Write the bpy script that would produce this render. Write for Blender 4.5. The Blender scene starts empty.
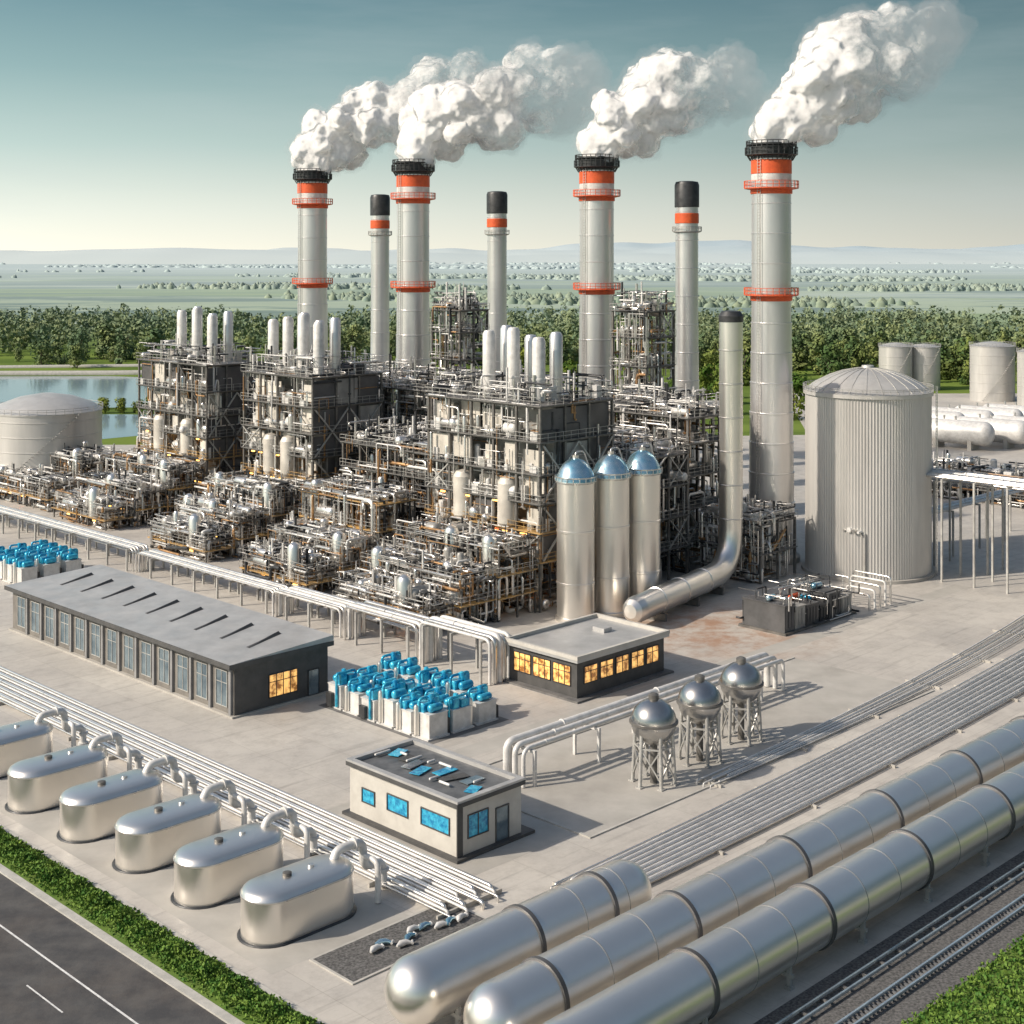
import bpy, math, random
from mathutils import Vector, Matrix
Q = math.sqrt(.5); A45 = math.radians(45)
def W(u, w, z=0): return Vector(((u-w)*Q, (u+w)*Q, z))
scene = bpy.context.scene
COL = scene.collection

# ---------------------------------------------------------------- materials
def newmat(name):
    m = bpy.data.materials.new(name); m.use_nodes = True
    nt = m.node_tree; b = nt.nodes['Principled BSDF']
    return m, nt, b
def N(nt, t, **k):
    n = nt.nodes.new(t)
    for a, v in k.items(): setattr(n, a, v)
    return n
def mixc(nt, fac, a, b, blend='MIX'):
    n = N(nt, 'ShaderNodeMix', data_type='RGBA', blend_type=blend)
    for s, v in ((0, fac), (6, a), (7, b)):
        if isinstance(v, (int, float)): n.inputs[s].default_value = v
        elif isinstance(v, tuple): n.inputs[s].default_value = (*v[:3], 1)
        else: nt.links.new(v, n.inputs[s])
    return n.outputs[2]
def maprange(nt, val, a, b, c=0., d=1., smooth=False):
    n = N(nt, 'ShaderNodeMapRange'); nt.links.new(val, n.inputs[0])
    if smooth: n.interpolation_type = 'SMOOTHSTEP'
    for i, x in enumerate((a, b, c, d)): n.inputs[i+1].default_value = x
    return n.outputs[0]
def math_(nt, op, a, b=None):
    n = N(nt, 'ShaderNodeMath', operation=op)
    for i, v in enumerate((a, b)):
        if v is None: continue
        if isinstance(v, (int, float)): n.inputs[i].default_value = v
        else: nt.links.new(v, n.inputs[i])
    return n.outputs[0]
def noise(nt, vec, scale, detail=5, rough=.6):
    n = N(nt, 'ShaderNodeTexNoise'); n.inputs['Scale'].default_value = scale
    n.inputs['Detail'].default_value = detail; n.inputs['Roughness'].default_value = rough
    nt.links.new(vec, n.inputs['Vector']); return n.outputs['Fac']
def posn(nt, st=(1, 1, 1)):
    g = N(nt, 'ShaderNodeNewGeometry')
    m = N(nt, 'ShaderNodeVectorMath', operation='MULTIPLY'); m.inputs[1].default_value = st
    nt.links.new(g.outputs['Position'], m.inputs[0]); return m.outputs[0], g.outputs['Position']
HAZE_TINT = (0.42, 0.50, 0.51)
def haze_tint(nt, col, pos, y0=520, y1=3900, mx=.97):  # aerial haze painted into the base colour, stronger with world Y
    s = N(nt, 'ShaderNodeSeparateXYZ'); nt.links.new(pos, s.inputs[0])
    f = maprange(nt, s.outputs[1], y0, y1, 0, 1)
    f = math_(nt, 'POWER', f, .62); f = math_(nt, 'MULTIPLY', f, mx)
    return mixc(nt, f, col, HAZE_TINT)
def surf(name, c1, c2, scale=1., rough=(.4, .6), metal=0., bump=0., st=(1, 1, 1), bands=0., dirt=0., lo=.35, hi=.65, hz=False, spec=None):
    m, nt, b = newmat(name)
    v, p = posn(nt, st)
    n1 = noise(nt, v, scale)
    f = maprange(nt, n1, lo, hi)
    col = mixc(nt, f, c1, c2)
    if bands:
        s = N(nt, 'ShaderNodeSeparateXYZ'); nt.links.new(p, s.inputs[0])
        fl = math_(nt, 'FLOOR', math_(nt, 'DIVIDE', s.outputs[2], bands))
        w = N(nt, 'ShaderNodeTexWhiteNoise', noise_dimensions='1D'); nt.links.new(fl, w.inputs['W'])
        k = maprange(nt, w.outputs[0], 0, 1, .0, .22)
        col = mixc(nt, k, col, (c2[0]*.5, c2[1]*.51, c2[2]*.54))
    if dirt:
        n3 = noise(nt, v, scale*.23, 8, .7)
        col = mixc(nt, maprange(nt, n3, .48, .75, 0, dirt), col, (.10, .07, .05))
    if hz: col = haze_tint(nt, col, p)
    nt.links.new(col, b.inputs['Base Color'])
    n2 = noise(nt, v, scale*1.1, 3)
    nt.links.new(maprange(nt, n2, .3, .7, rough[0], rough[1]), b.inputs['Roughness'])
    b.inputs['Metallic'].default_value = metal
    if spec is not None: b.inputs['Specular IOR Level'].default_value = spec
    if bump:
        bp = N(nt, 'ShaderNodeBump'); bp.inputs['Strength'].default_value = bump; bp.inputs['Distance'].default_value = .05
        n4 = noise(nt, v, scale*6, 6, .7)
        nt.links.new(n4, bp.inputs['Height']); nt.links.new(bp.outputs[0], b.inputs['Normal'])
    return m
def emis(name, c, strength, c2=None, scale=1.5):
    m, nt, b = newmat(name)
    v, p = posn(nt); f = maprange(nt, noise(nt, v, scale, 3), .4, .6)
    col = mixc(nt, f, c, c2 or c)
    nt.links.new(col, b.inputs['Emission Color']); nt.links.new(col, b.inputs['Base Color'])
    b.inputs['Emission Strength'].default_value = strength; b.inputs['Roughness'].default_value = .12
    return m
SILVER = surf('silver_metal', (.80, .775, .74), (.64, .625, .60), .8, (.26, .36), .88, 0, dirt=.15)
STACK = surf('stack_metal', (.86, .84, .825), (.74, .73, .73), .3, (.30, .38), .80, 0, (1, 1, .25), bands=4.8, dirt=.1)
VESSEL = surf('vessel_metal', (.90, .86, .80), (.83, .80, .75), .15, (.29, .34), .93, 0, dirt=.05)
SPHM = surf('sphere_metal', (.50, .49, .47), (.40, .40, .40), .5, (.22, .28), .95, 0, dirt=.2)
TANK = surf('tank_paint', (.57, .555, .53), (.50, .49, .47), .5, (.35, .5), .4, 0, (1, 1, .15), dirt=.25)
WHITE = surf('white_paint', (.72, .71, .69), (.57, .56, .54), 1.2, (.35, .55), .15, dirt=.3)
FRAME = surf('frame_steel', (.20, .193, .18), (.10, .097, .093), .6, (.4, .6), .4, dirt=.3)
FRAMEL = surf('pale_frame_steel', (.52, .515, .49), (.36, .355, .34), .6, (.4, .6), .4, dirt=.3)
DARK = surf('dark_steel', (.065, .067, .07), (.035, .037, .04), 1, (.35, .55), .4)
COPPER = surf('copper_pipe', (.47, .27, .12), (.28, .17, .09), 1.3, (.3, .5), .5)
DECK = surf('deck_grating', (.20, .195, .185), (.12, .118, .115), 2, (.6, .8), .3)
AMBERDECK = surf('amber_deck', (.60, .36, .11), (.25, .19, .12), .35, (.5, .7), .1, dirt=.3)
ORANGE = surf('orange_paint', (.74, .12, .03), (.58, .085, .025), 1.4, (.4, .55), .05, dirt=.15)
CLAD = surf('dark_cladding', (.13, .13, .135), (.075, .077, .08), .25, (.4, .6), .35, .1, dirt=.3)
MIDCLAD = surf('grey_cladding', (.40, .39, .365), (.24, .235, .225), .3, (.4, .6), .25, .1, dirt=.35)
PANEL = surf('pale_cladding', (.70, .66, .59), (.50, .47, .42), .35, (.45, .6), .2, .05, dirt=.35)
BEIGE = surf('beige_render', (.54, .52, .475), (.47, .45, .41), .6, (.7, .9), 0, .15, dirt=.25)
CHARCOAL = surf('charcoal_wall', (.085, .084, .083), (.06, .06, .06), .8, (.5, .65), .1, .1)
BROWNWALL = surf('warm_grey_wall', (.20, .185, .165), (.14, .13, .12), .8, (.5, .7), .05, .1)
ROOF = surf('roof_membrane', (.27, .27, .27), (.20, .20, .205), .4, (.6, .8), .1, .1, dirt=.2)
ROOFD = surf('dark_roof', (.14, .145, .15), (.08, .085, .09), .8, (.4, .6), .1, .1)
ROOFL = surf('roof_sheet', (.51, .505, .495), (.41, .41, .405), .4, (.35, .55), .35, .1, dirt=.25)
GLASS = surf('window_glass', (.10, .15, .19), (.25, .32, .36), .45, (.04, .1), .5, spec=1.)
BLUEGL = surf('blue_glass', (.01, .16, .36), (.06, .50, .70), 2.2, (.08, .2), .1)
BLUE = surf('blue_enamel', (.01, .22, .46), (.08, .58, .76), 1.6, (.15, .3), .35)
DOMEBLUE = surf('blue_tinted_dome', (.20, .48, .62), (.60, .70, .75), .5, (.15, .3), .85)
AMBER = emis('lit_window', (1., .55, .17), .95, (.22, .09, .025), 1.1)
LAMP = emis('lamp_glow', (1., .5, .12), 4)
WPAINT = surf('road_paint', (.75, .75, .73), (.5, .5, .5), 2, (.6, .8))
KERB = surf('kerb_stone', (.47, .455, .42), (.37, .36, .33), 1, (.7, .9), 0, .2)
ASPH = surf('asphalt', (.045, .045, .048), (.085, .082, .08), .5, (.75, .95), 0, .5, dirt=.3)
GRAVEL = surf('gravel', (.18, .175, .17), (.05, .05, .05), 5, (.8, 1), 0, 1.)
PADM = surf('pad_concrete', (.43, .41, .375), (.35, .335, .305), .25, (.6, .85), 0, .2, dirt=.25)
PADD = surf('dark_pad', (.17, .165, .16), (.10, .10, .10), .5, (.6, .85), 0, .4)
RAILB = surf('rail_steel', (.55, .66, .72), (.42, .50, .56), 1, (.2, .35), .7)
SLEEP = surf('dark_sleeper', (.16, .165, .17), (.09, .09, .095), 1, (.7, .9))
BARK = surf('bark', (.09, .08, .05), (.06, .06, .03), 2, (.8, 1))
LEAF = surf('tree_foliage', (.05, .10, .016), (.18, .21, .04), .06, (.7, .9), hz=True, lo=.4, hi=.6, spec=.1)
HEDGE = surf('hedge_foliage', (.05, .13, .02), (.16, .25, .045), 1.2, (.6, .8), lo=.4, hi=.6, spec=.2)
def yardmat():
    m, nt, b = newmat('yard_concrete')
    v, p = posn(nt)
    rot = N(nt, 'ShaderNodeVectorRotate', rotation_type='Z_AXIS'); rot.inputs['Angle'].default_value = -A45
    nt.links.new(p, rot.inputs['Vector'])
    br = N(nt, 'ShaderNodeTexBrick'); br.offset = 0; nt.links.new(rot.outputs[0], br.inputs['Vector'])
    br.inputs['Scale'].default_value = 1; br.inputs['Brick Width'].default_value = 6; br.inputs['Row Height'].default_value = 6
    br.inputs['Mortar Size'].default_value = .03; br.inputs['Mortar Smooth'].default_value = .3
    br.inputs['Color1'].default_value = (1, 1, 1, 1); br.inputs['Color2'].default_value = (.90, .90, .91, 1); br.inputs['Mortar'].default_value = (.70, .69, .68, 1)
    c = mixc(nt, maprange(nt, noise(nt, v, .05, 6, .65), .35, .65), (.53, .50, .45), (.42, .395, .36))
    c = mixc(nt, maprange(nt, noise(nt, v, .5, 8, .75), .46, .7, 0, .5), c, (.26, .24, .215))
    c = mixc(nt, maprange(nt, noise(nt, v, .012, 6, .8), .5, .62, 0, .4), c, (.35, .325, .295))
    c = mixc(nt, maprange(nt, noise(nt, v, 3, 6, .8), .4, .8, 0, .35), c, (.59, .56, .52))
    st = N(nt, 'ShaderNodeVectorMath', operation='MULTIPLY'); st.inputs[1].default_value = (.06, .9, 1); nt.links.new(rot.outputs[0], st.inputs[0])
    c = mixc(nt, maprange(nt, noise(nt, st.outputs[0], 1.2, 5, .7), .55, .7, 0, .5), c, (.23, .215, .195))
    ds = N(nt, 'ShaderNodeVectorMath', operation='DISTANCE'); ds.inputs[1].default_value = (27, 191, 0); nt.links.new(p, ds.inputs[0])
    rm = math_(nt, 'MULTIPLY', maprange(nt, ds.outputs['Value'], 4, 20, 1, 0, True), maprange(nt, noise(nt, v, .25, 7, .7), .4, .6, .1, .8))
    c = mixc(nt, rm, c, (.34, .18, .10))
    c = mixc(nt, .85, c, br.outputs['Color'], 'MULTIPLY')
    nt.links.new(c, b.inputs['Base Color'])
    nt.links.new(maprange(nt, noise(nt, v, .15, 5), .3, .7, .4, .75), b.inputs['Roughness'])
    bp = N(nt, 'ShaderNodeBump'); bp.inputs['Strength'].default_value = .3; bp.inputs['Distance'].default_value = .03
    nt.links.new(noise(nt, v, 8, 6, .8), bp.inputs['Height']); nt.links.new(bp.outputs[0], b.inputs['Normal'])
    return m
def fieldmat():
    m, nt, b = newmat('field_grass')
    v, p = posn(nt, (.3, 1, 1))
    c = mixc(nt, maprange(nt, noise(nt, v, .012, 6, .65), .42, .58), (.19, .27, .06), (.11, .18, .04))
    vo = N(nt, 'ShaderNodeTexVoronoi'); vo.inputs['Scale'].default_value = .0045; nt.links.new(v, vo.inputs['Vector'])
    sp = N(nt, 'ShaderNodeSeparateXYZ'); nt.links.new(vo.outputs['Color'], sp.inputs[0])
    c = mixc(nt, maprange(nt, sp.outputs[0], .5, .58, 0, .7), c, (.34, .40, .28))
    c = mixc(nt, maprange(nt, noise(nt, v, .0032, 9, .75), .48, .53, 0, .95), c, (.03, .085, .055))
    c = haze_tint(nt, c, p)  # distance haze put into the field colour
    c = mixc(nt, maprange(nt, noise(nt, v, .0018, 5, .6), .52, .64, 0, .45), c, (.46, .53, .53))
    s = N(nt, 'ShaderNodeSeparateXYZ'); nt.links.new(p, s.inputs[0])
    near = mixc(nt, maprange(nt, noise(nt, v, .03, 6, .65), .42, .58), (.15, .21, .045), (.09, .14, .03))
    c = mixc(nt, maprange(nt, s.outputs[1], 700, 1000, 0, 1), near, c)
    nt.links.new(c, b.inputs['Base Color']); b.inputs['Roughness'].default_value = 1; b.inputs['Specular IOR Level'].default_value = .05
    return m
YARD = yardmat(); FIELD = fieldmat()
GRASSM = surf('mown_grass', (.09, .16, .03), (.14, .20, .05), .3, (.9, 1), 0, .3, spec=.1)
def watermat():
    m, nt, b = newmat('river_water')
    b.inputs['Base Color'].default_value = (.22, .31, .36, 1); b.inputs['Roughness'].default_value = .1
    v, p = posn(nt, (1, .4, 1))
    bp = N(nt, 'ShaderNodeBump'); bp.inputs['Strength'].default_value = .1; bp.inputs['Distance'].default_value = .05
    nt.links.new(noise(nt, v, .4, 5), bp.inputs['Height']); nt.links.new(bp.outputs[0], b.inputs['Normal'])
    return m
WATER = watermat()
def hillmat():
    m, nt, b = newmat('haze_tinted_hill'); v, p = posn(nt)
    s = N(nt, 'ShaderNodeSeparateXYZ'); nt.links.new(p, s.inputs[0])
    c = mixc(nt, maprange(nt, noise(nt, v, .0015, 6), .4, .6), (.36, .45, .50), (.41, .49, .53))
    c = mixc(nt, maprange(nt, s.outputs[0], 1500, -3000, 0, .7), c, (.62, .66, .63))  # haze painted into the hill colour, paler to the left and at the foot
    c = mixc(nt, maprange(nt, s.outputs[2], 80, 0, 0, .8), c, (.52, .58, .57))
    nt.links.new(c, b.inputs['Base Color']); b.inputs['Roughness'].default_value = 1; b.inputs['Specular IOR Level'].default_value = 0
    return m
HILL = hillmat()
def steammat(name, a0, a1):
    m, nt, b = newmat(name)
    out = nt.nodes['Material Output']; nt.nodes.remove(b)
    g = N(nt, 'ShaderNodeNewGeometry')
    vm = N(nt, 'ShaderNodeVectorMath', operation='ADD'); vm.inputs[1].default_value = (-.45, -.3, .6); nt.links.new(g.outputs['Normal'], vm.inputs[0])
    nn = N(nt, 'ShaderNodeVectorMath', operation='NORMALIZE'); nt.links.new(vm.outputs[0], nn.inputs[0])
    d = N(nt, 'ShaderNodeBsdfDiffuse'); d.inputs[0].default_value = (.96, .955, .95, 1); nt.links.new(nn.outputs[0], d.inputs['Normal'])
    t = N(nt, 'ShaderNodeBsdfTranslucent'); t.inputs[0].default_value = (.97, .97, .96, 1)
    mx = N(nt, 'ShaderNodeMixShader'); mx.inputs[0].default_value = .35
    nt.links.new(d.outputs[0], mx.inputs[1]); nt.links.new(t.outputs[0], mx.inputs[2])
    tr = N(nt, 'ShaderNodeBsdfTransparent')
    lw = N(nt, 'ShaderNodeLayerWeight'); lw.inputs[0].default_value = .5
    a = maprange(nt, lw.outputs['Facing'], a0, a1, 1, 0, True)
    tc = N(nt, 'ShaderNodeTexCoord'); s = N(nt, 'ShaderNodeSeparateXYZ'); nt.links.new(tc.outputs['Generated'], s.inputs[0])
    v, p = posn(nt)
    n1 = noise(nt, v, .16, 7, .65)
    tail = maprange(nt, math_(nt, 'ADD', s.outputs[0], math_(nt, 'MULTIPLY', n1, 1.3)), .9, 1.5, 1, 0, True)
    n2 = maprange(nt, noise(nt, v, .35, 6, .6), .32, .5, .72, 1)
    a = math_(nt, 'MULTIPLY', math_(nt, 'MULTIPLY', a, tail), n2)
    m2 = N(nt, 'ShaderNodeMixShader'); nt.links.new(a, m2.inputs[0]); nt.links.new(tr.outputs[0], m2.inputs[1]); nt.links.new(mx.outputs[0], m2.inputs[2])
    nt.links.new(m2.outputs[0], out.inputs[0]); return m
STEAM = steammat('steam', .3, .95)
WISP, nt_, b_ = newmat('steam_wisp'); nt_.nodes.remove(b_)
vs_ = N(nt_, 'ShaderNodeVolumeScatter'); vs_.inputs['Color'].default_value = (1, 1, 1, 1); vs_.inputs['Density'].default_value = .035; vs_.inputs['Anisotropy'].default_value = .0
nt_.links.new(vs_.outputs[0], nt_.nodes['Material Output'].inputs['Volume'])

# ---------------------------------------------------------------- mesh builder
def fillet(path, rad, k=3):
    P = [Vector(p) for p in path]; out = [P[0]]
    for i in range(1, len(P)-1):
        a, b, c = P[i-1], P[i], P[i+1]
        d1 = (a-b); d2 = (c-b)
        if d1.length < 1e-4 or d2.length < 1e-4: continue
        r = min(rad, d1.length*.49, d2.length*.49)
        s = b+d1.normalized()*r; e = b+d2.normalized()*r
        for j in range(k+1):
            t = j/k; out.append(s*(1-t)**2+b*2*t*(1-t)+e*t*t)
    out.append(P[-1]); return out
class MB:
    def __init__(s): s.v = []; s.f = []; s.sm = []; s.M = None
    def add(s, vs, fs, sm):
        o = len(s.v)
        if s.M is not None: vs = [s.M @ Vector(v) for v in vs]
        s.v.extend([tuple(v) for v in vs])
        s.f.extend([tuple(i+o for i in f) for f in fs]); s.sm.extend([sm]*len(fs)); return s
    def box(s, x0, y0, z0, x1, y1, z1):
        v = [(x0, y0, z0), (x1, y0, z0), (x1, y1, z0), (x0, y1, z0), (x0, y0, z1), (x1, y0, z1), (x1, y1, z1), (x0, y1, z1)]
        return s.add(v, [(0, 3, 2, 1), (4, 5, 6, 7), (0, 1, 5, 4), (1, 2, 6, 5), (2, 3, 7, 6), (3, 0, 4, 7)], False)
    def bb(s, cx, cy, z0, sx, sy, h): return s.box(cx-sx/2, cy-sy/2, z0, cx+sx/2, cy+sy/2, z0+h)
    def tube(s, path, r, n=8, sm=True, caps=True):
        P = [Vector(path[0])]
        for p in path[1:]:
            p = Vector(p)
            if (p-P[-1]).length > 1e-3: P.append(p)
        if len(P) < 2: return s
        t0 = (P[1]-P[0]).normalized(); ref = Vector((0, 0, 1)) if abs(t0.z) < .9 else Vector((1, 0, 0))
        nr = t0.cross(ref).normalized(); vs = []; fs = []
        cs = [(math.cos(2*math.pi*(j+.5)/n), math.sin(2*math.pi*(j+.5)/n)) for j in range(n)]
        for i, p in enumerate(P):
            t = (P[min(i+1, len(P)-1)]-P[max(i-1, 0)]).normalized()
            nr = (nr-t*nr.dot(t))
            if nr.length < 1e-4: nr = t.orthogonal()
            nr.normalize(); b = t.cross(nr)
            rr = r[i] if isinstance(r, (list, tuple)) else r
            for c, q in cs: vs.append(p+nr*(c*rr)+b*(q*rr))
        for i in range(len(P)-1):
            for j in range(n):
                k = (j+1) % n
                fs.append((i*n+j, i*n+k, (i+1)*n+k, (i+1)*n+j))
        s.add(vs, fs, sm)
        if caps:
            s.add(vs[:n], [tuple(range(n-1, -1, -1))], False); s.add(vs[-n:], [tuple(range(n))], False)
        return s
    def beam(s, a, b, r): return s.tube([a, b], r, 4, False)
    def lathe(s, prof, n=24, c=(0, 0), sm=True, caps=True, rib=0.):
        segs = []; cur = [prof[0]]
        for i in range(1, len(prof)):
            cur.append(prof[i])
            if i < len(prof)-1:
                a = Vector((prof[i][0]-prof[i-1][0], prof[i][1]-prof[i-1][1])); b = Vector((prof[i+1][0]-prof[i][0], prof[i+1][1]-prof[i][1]))
                if a.length > 1e-6 and b.length > 1e-6 and a.angle(b) > .5: segs.append(cur); cur = [prof[i]]
        segs.append(cur)
        def ring(r, z): return [(c[0]+(r+(rib if j % 2 else 0))*math.cos(2*math.pi*j/n), c[1]+(r+(rib if j % 2 else 0))*math.sin(2*math.pi*j/n), z) for j in range(n)]
        for sg in segs:
            vs = []; fs = []
            for r, z in sg: vs += ring(r, z)
            for i in range(len(sg)-1):
                for j in range(n):
                    k = (j+1) % n; fs.append((i*n+j, i*n+k, (i+1)*n+k, (i+1)*n+j))
            s.add(vs, fs, sm and not rib)
        if caps:
            if prof[0][0] > .02: s.add(ring(*prof[0]), [tuple(range(n-1, -1, -1))], False)
            if prof[-1][0] > .02: s.add(ring(*prof[-1]), [tuple(range(n))], False)
        return s
    def sphere(s, c, r, n=16, m=10, sz=1):
        return s.lathe_at(c, [(max(.001, r*math.sin(math.pi*i/m)), -r*sz*math.cos(math.pi*i/m)) for i in range(m+1)], n)
    def lathe_at(s, c, prof, n=16, axis='z', **k):
        old = s.M; T = Matrix.Translation(Vector(c))
        if axis == 'x': T = T @ Matrix.Rotation(math.pi/2, 4, 'Y')
        if axis == 'y': T = T @ Matrix.Rotation(-math.pi/2, 4, 'X')
        s.M = (old @ T) if old is not None else T
        s.lathe(prof, n, **k); s.M = old; return s
    def capsule(s, c, r, L, axis='x', n=16, dome=.7):
        m = 5; p = [(max(.001, r*math.sin(math.pi/2*i/m)), -L/2-r*dome*math.cos(math.pi/2*i/m)) for i in range(m+1)]
        p += [(a, -z) for a, z in reversed(p)]
        return s.lathe_at(c, p, n, axis)
    def mesh(s, name):
        me = bpy.data.meshes.new(name); me.from_pydata(s.v, [], s.f)
        me.polygons.foreach_set('use_smooth', s.sm); me.update(); return me
def finish(o, parent=None):
    COL.objects.link(o)
    if parent: o.parent = parent
    return o
def part(parent, name, mb, mat, label=None, kind=None):
    me = mb.mesh(name); me.materials.append(mat)
    o = finish(bpy.data.objects.new(name, me), parent)
    if label: o['label'] = label
    if kind: o['kind'] = kind
    return o
def thing(name, label, cat, loc=(0, 0, 0), rot=A45, group=None):
    o = bpy.data.objects.new(name, None); o.empty_display_size = .5
    o.location = loc; o.rotation_euler = (0, 0, rot); COL.objects.link(o)
    o['label'] = label; o['category'] = cat
    if group: o['group'] = group
    return o
def struct(name, mb, mat, loc=(0, 0, 0), rot=0.):
    me = mb.mesh(name); me.materials.append(mat); o = finish(bpy.data.objects.new(name, me))
    o.location = loc; o.rotation_euler = (0, 0, rot); o['kind'] = 'structure'; return o
CH = {}
def dup(root, loc, rot=None, label=None, scale=None):
    def rec(o, par):
        c = o.copy(); COL.objects.link(c)
        if par: c.parent = par
        for k in list(kids.get(o.name, [])): rec(k, c)
        return c
    if root.name not in CH:
        CH[root.name] = {}
        for o in bpy.data.objects:
            if o.parent: CH[root.name].setdefault(o.parent.name, []).append(o)
    kids = CH[root.name]
    n = rec(root, None); n.location = loc
    if rot is not None: n.rotation_euler = (0, 0, rot)
    if label: n['label'] = label
    if scale: n.scale = scale
    return n

# ---------------------------------------------------------------- ground & setting
def sheet(name, pts, z, mat):
    m = MB(); m.add([(x, y, z) for x, y in pts], [tuple(range(len(pts)))], False); return struct(name, m, mat)
def rect(name, u0, u1, w0, w1, z, mat, h=0):
    if h:
        m = MB().box(u0, w0, 0, u1, w1, h); return struct(name, m, mat, (0, 0, z), A45)
    p = [W(u0, w0), W(u1, w0), W(u1, w1), W(u0, w1)]
    return sheet(name, [(q.x, q.y) for q in p], z, mat)
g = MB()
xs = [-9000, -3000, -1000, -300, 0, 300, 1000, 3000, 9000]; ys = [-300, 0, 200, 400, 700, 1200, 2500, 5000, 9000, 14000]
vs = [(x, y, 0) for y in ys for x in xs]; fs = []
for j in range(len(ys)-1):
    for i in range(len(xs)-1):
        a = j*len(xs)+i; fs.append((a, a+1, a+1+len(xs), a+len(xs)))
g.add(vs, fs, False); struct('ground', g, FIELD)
sheet('yard', [(-230, 20), (200, 20), (330, 300), (300, 505), (95, 505), (80, 392), (-95, 372), (-230, 372)], .03, YARD)
sheet('river', [(-600, 380), (-112, 380), (-94, 396), (-96, 440), (-150, 442), (-152, 458), (-100, 462), (-108, 555), (-160, 575), (-600, 560)], .03, WATER)
rb = MB(); rb.tube([(-600, 566, 0), (-160, 581, 0), (-110, 590, 0), (-40, 640, 0)], 1.8, 8); struct('river_embankment', rb, KERB)
rb = MB(); rb.tube([(-600, 604, 0), (-230, 612, 0), (-100, 630, 0)], 1.2, 8); struct('country_road', rb, KERB)
rect('road', 10, 53.2, 20, 190, .034, ASPH)
rect('pavement_kerb', 53.2, 53.9, 20, 190, .03, KERB, .13)
rect('verge_soil', 53.9, 57.2, 20, 190, .04, GRASSM, .10)
rect('yard_kerb', 57.2, 57.6, 20, 190, .03, KERB, .14)
rect('road_marking', 49.0, 49.16, 71.5, 150, .040, WPAINT)
rect('road_marking', 45.2, 49.0, 71.5, 71.66, .040, WPAINT)
rect('road_marking', 46.3, 46.42, 88, 93, .040, WPAINT)
rect('sphere_pad', 92, 150, 82.6, 101, .036, PADM)
rect('office_pad', 76, 91.5, 84, 103.2, .036, PADM)
rect('vessel_slab', 59, 71.5, 82.4, 145, .036, PADM)
rect('pipeline_gravel', 55, 215, 40, 55.2, .036, GRAVEL)
for w_ in (82.3, 101.0): rect('pad_edging', 92, 150, w_, w_+.25, .03, KERB, .12)
rect('pad_edging', 91.7, 92, 82.3, 101.25, .03, KERB, .12)
rect('service_road', 93, 200, 103.8, 106.5, .034, PADM)
rect('grass_bank', 55, 215, 36, 48.0, .05, GRASSM, .12)
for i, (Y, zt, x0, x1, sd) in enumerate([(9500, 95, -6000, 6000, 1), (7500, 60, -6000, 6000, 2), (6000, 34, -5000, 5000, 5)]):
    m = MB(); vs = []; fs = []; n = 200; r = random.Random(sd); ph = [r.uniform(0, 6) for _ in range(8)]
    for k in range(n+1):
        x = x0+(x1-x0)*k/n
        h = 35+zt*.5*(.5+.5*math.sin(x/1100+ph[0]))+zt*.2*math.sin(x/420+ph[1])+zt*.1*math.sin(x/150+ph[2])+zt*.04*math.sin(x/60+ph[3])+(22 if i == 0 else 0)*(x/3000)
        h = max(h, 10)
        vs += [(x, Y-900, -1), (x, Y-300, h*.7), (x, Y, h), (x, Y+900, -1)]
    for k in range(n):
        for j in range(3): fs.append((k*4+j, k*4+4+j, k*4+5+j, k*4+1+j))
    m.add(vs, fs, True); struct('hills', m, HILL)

# ---------------------------------------------------------------- vegetation
def leafquad(m, c, s, r, nrm=None):
    a = Vector((r.gauss(0, 1), r.gauss(0, 1), r.gauss(0, 1)*.7)).normalized()
    if nrm is not None: a = (a*.45+nrm*1.1).normalized()
    b = a.orthogonal().normalized()
    b.rotate(Matrix.Rotation(r.uniform(0, 6.28), 3, a)); d = a.cross(b)
    c = Vector(c); m.add([c-b*s, c-d*s*.7, c+b*s, c+d*s*.7], [(0, 1, 2, 3)], False)
def crown(m, r, base, H, Wd, n, s, nl=9, low=.2):
    lobes = []
    for i in range(nl):
        t = r.uniform(low, 1); a = r.uniform(0, 6.28); rr = Wd*.5*(1-.65*abs(t-.45))*r.uniform(.2, .75)
        lobes.append((Vector((rr*math.cos(a), rr*math.sin(a), H*t*.86)), Wd*r.uniform(.16, .28)))
    for i in range(n):
        c, R = r.choice(lobes); d = Vector((r.gauss(0, 1), r.gauss(0, 1), r.gauss(0, 1)+.3)).normalized()
        leafquad(m, Vector(base)+c+d*R*r.uniform(.6, 1.08), s*r.uniform(.6, 1.3), r, d)
trees = []
for k in range(6):
    r = random.Random(50+k); H = r.uniform(11, 15); Wd = r.uniform(8, 13)
    t = thing('tree', 'broadleaf tree with full green crown on the plant boundary', 'tree', (0, -100, 0), 0, 'trees beyond the plant')
    m = MB(); m.tube([(0, 0, 0), (.1, 0, 3), (.3, .1, 7), (.2, .3, 10)], [.3, .26, .16, .05], 7)
    for j in range(6):
        a = j*1.05+r.random(); z = 2.5+j*.9
        m.tube([(.1, 0, z), (1.4*math.cos(a), 1.4*math.sin(a), z+1.2), (3*math.cos(a), 3*math.sin(a), z+2.8)], [.14, .1, .04], 5)
    part(t, 'trunk', m, BARK)
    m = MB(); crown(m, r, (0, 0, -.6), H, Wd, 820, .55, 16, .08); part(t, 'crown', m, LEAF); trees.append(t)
r = random.Random(4); spots = []
for row, (Y, n) in enumerate([(640, 66), (662, 66)]):
    for i in range(n):
        x = -270+540*i/n+r.uniform(-3, 3); y = Y+r.uniform(-14, 9)
        if x < -60 and math.sin(x*.063+row) < -.45: continue
        spots.append((x, y))
for i in range(80): spots.append((r.uniform(70, 235), r.uniform(535, 610)))
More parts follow.
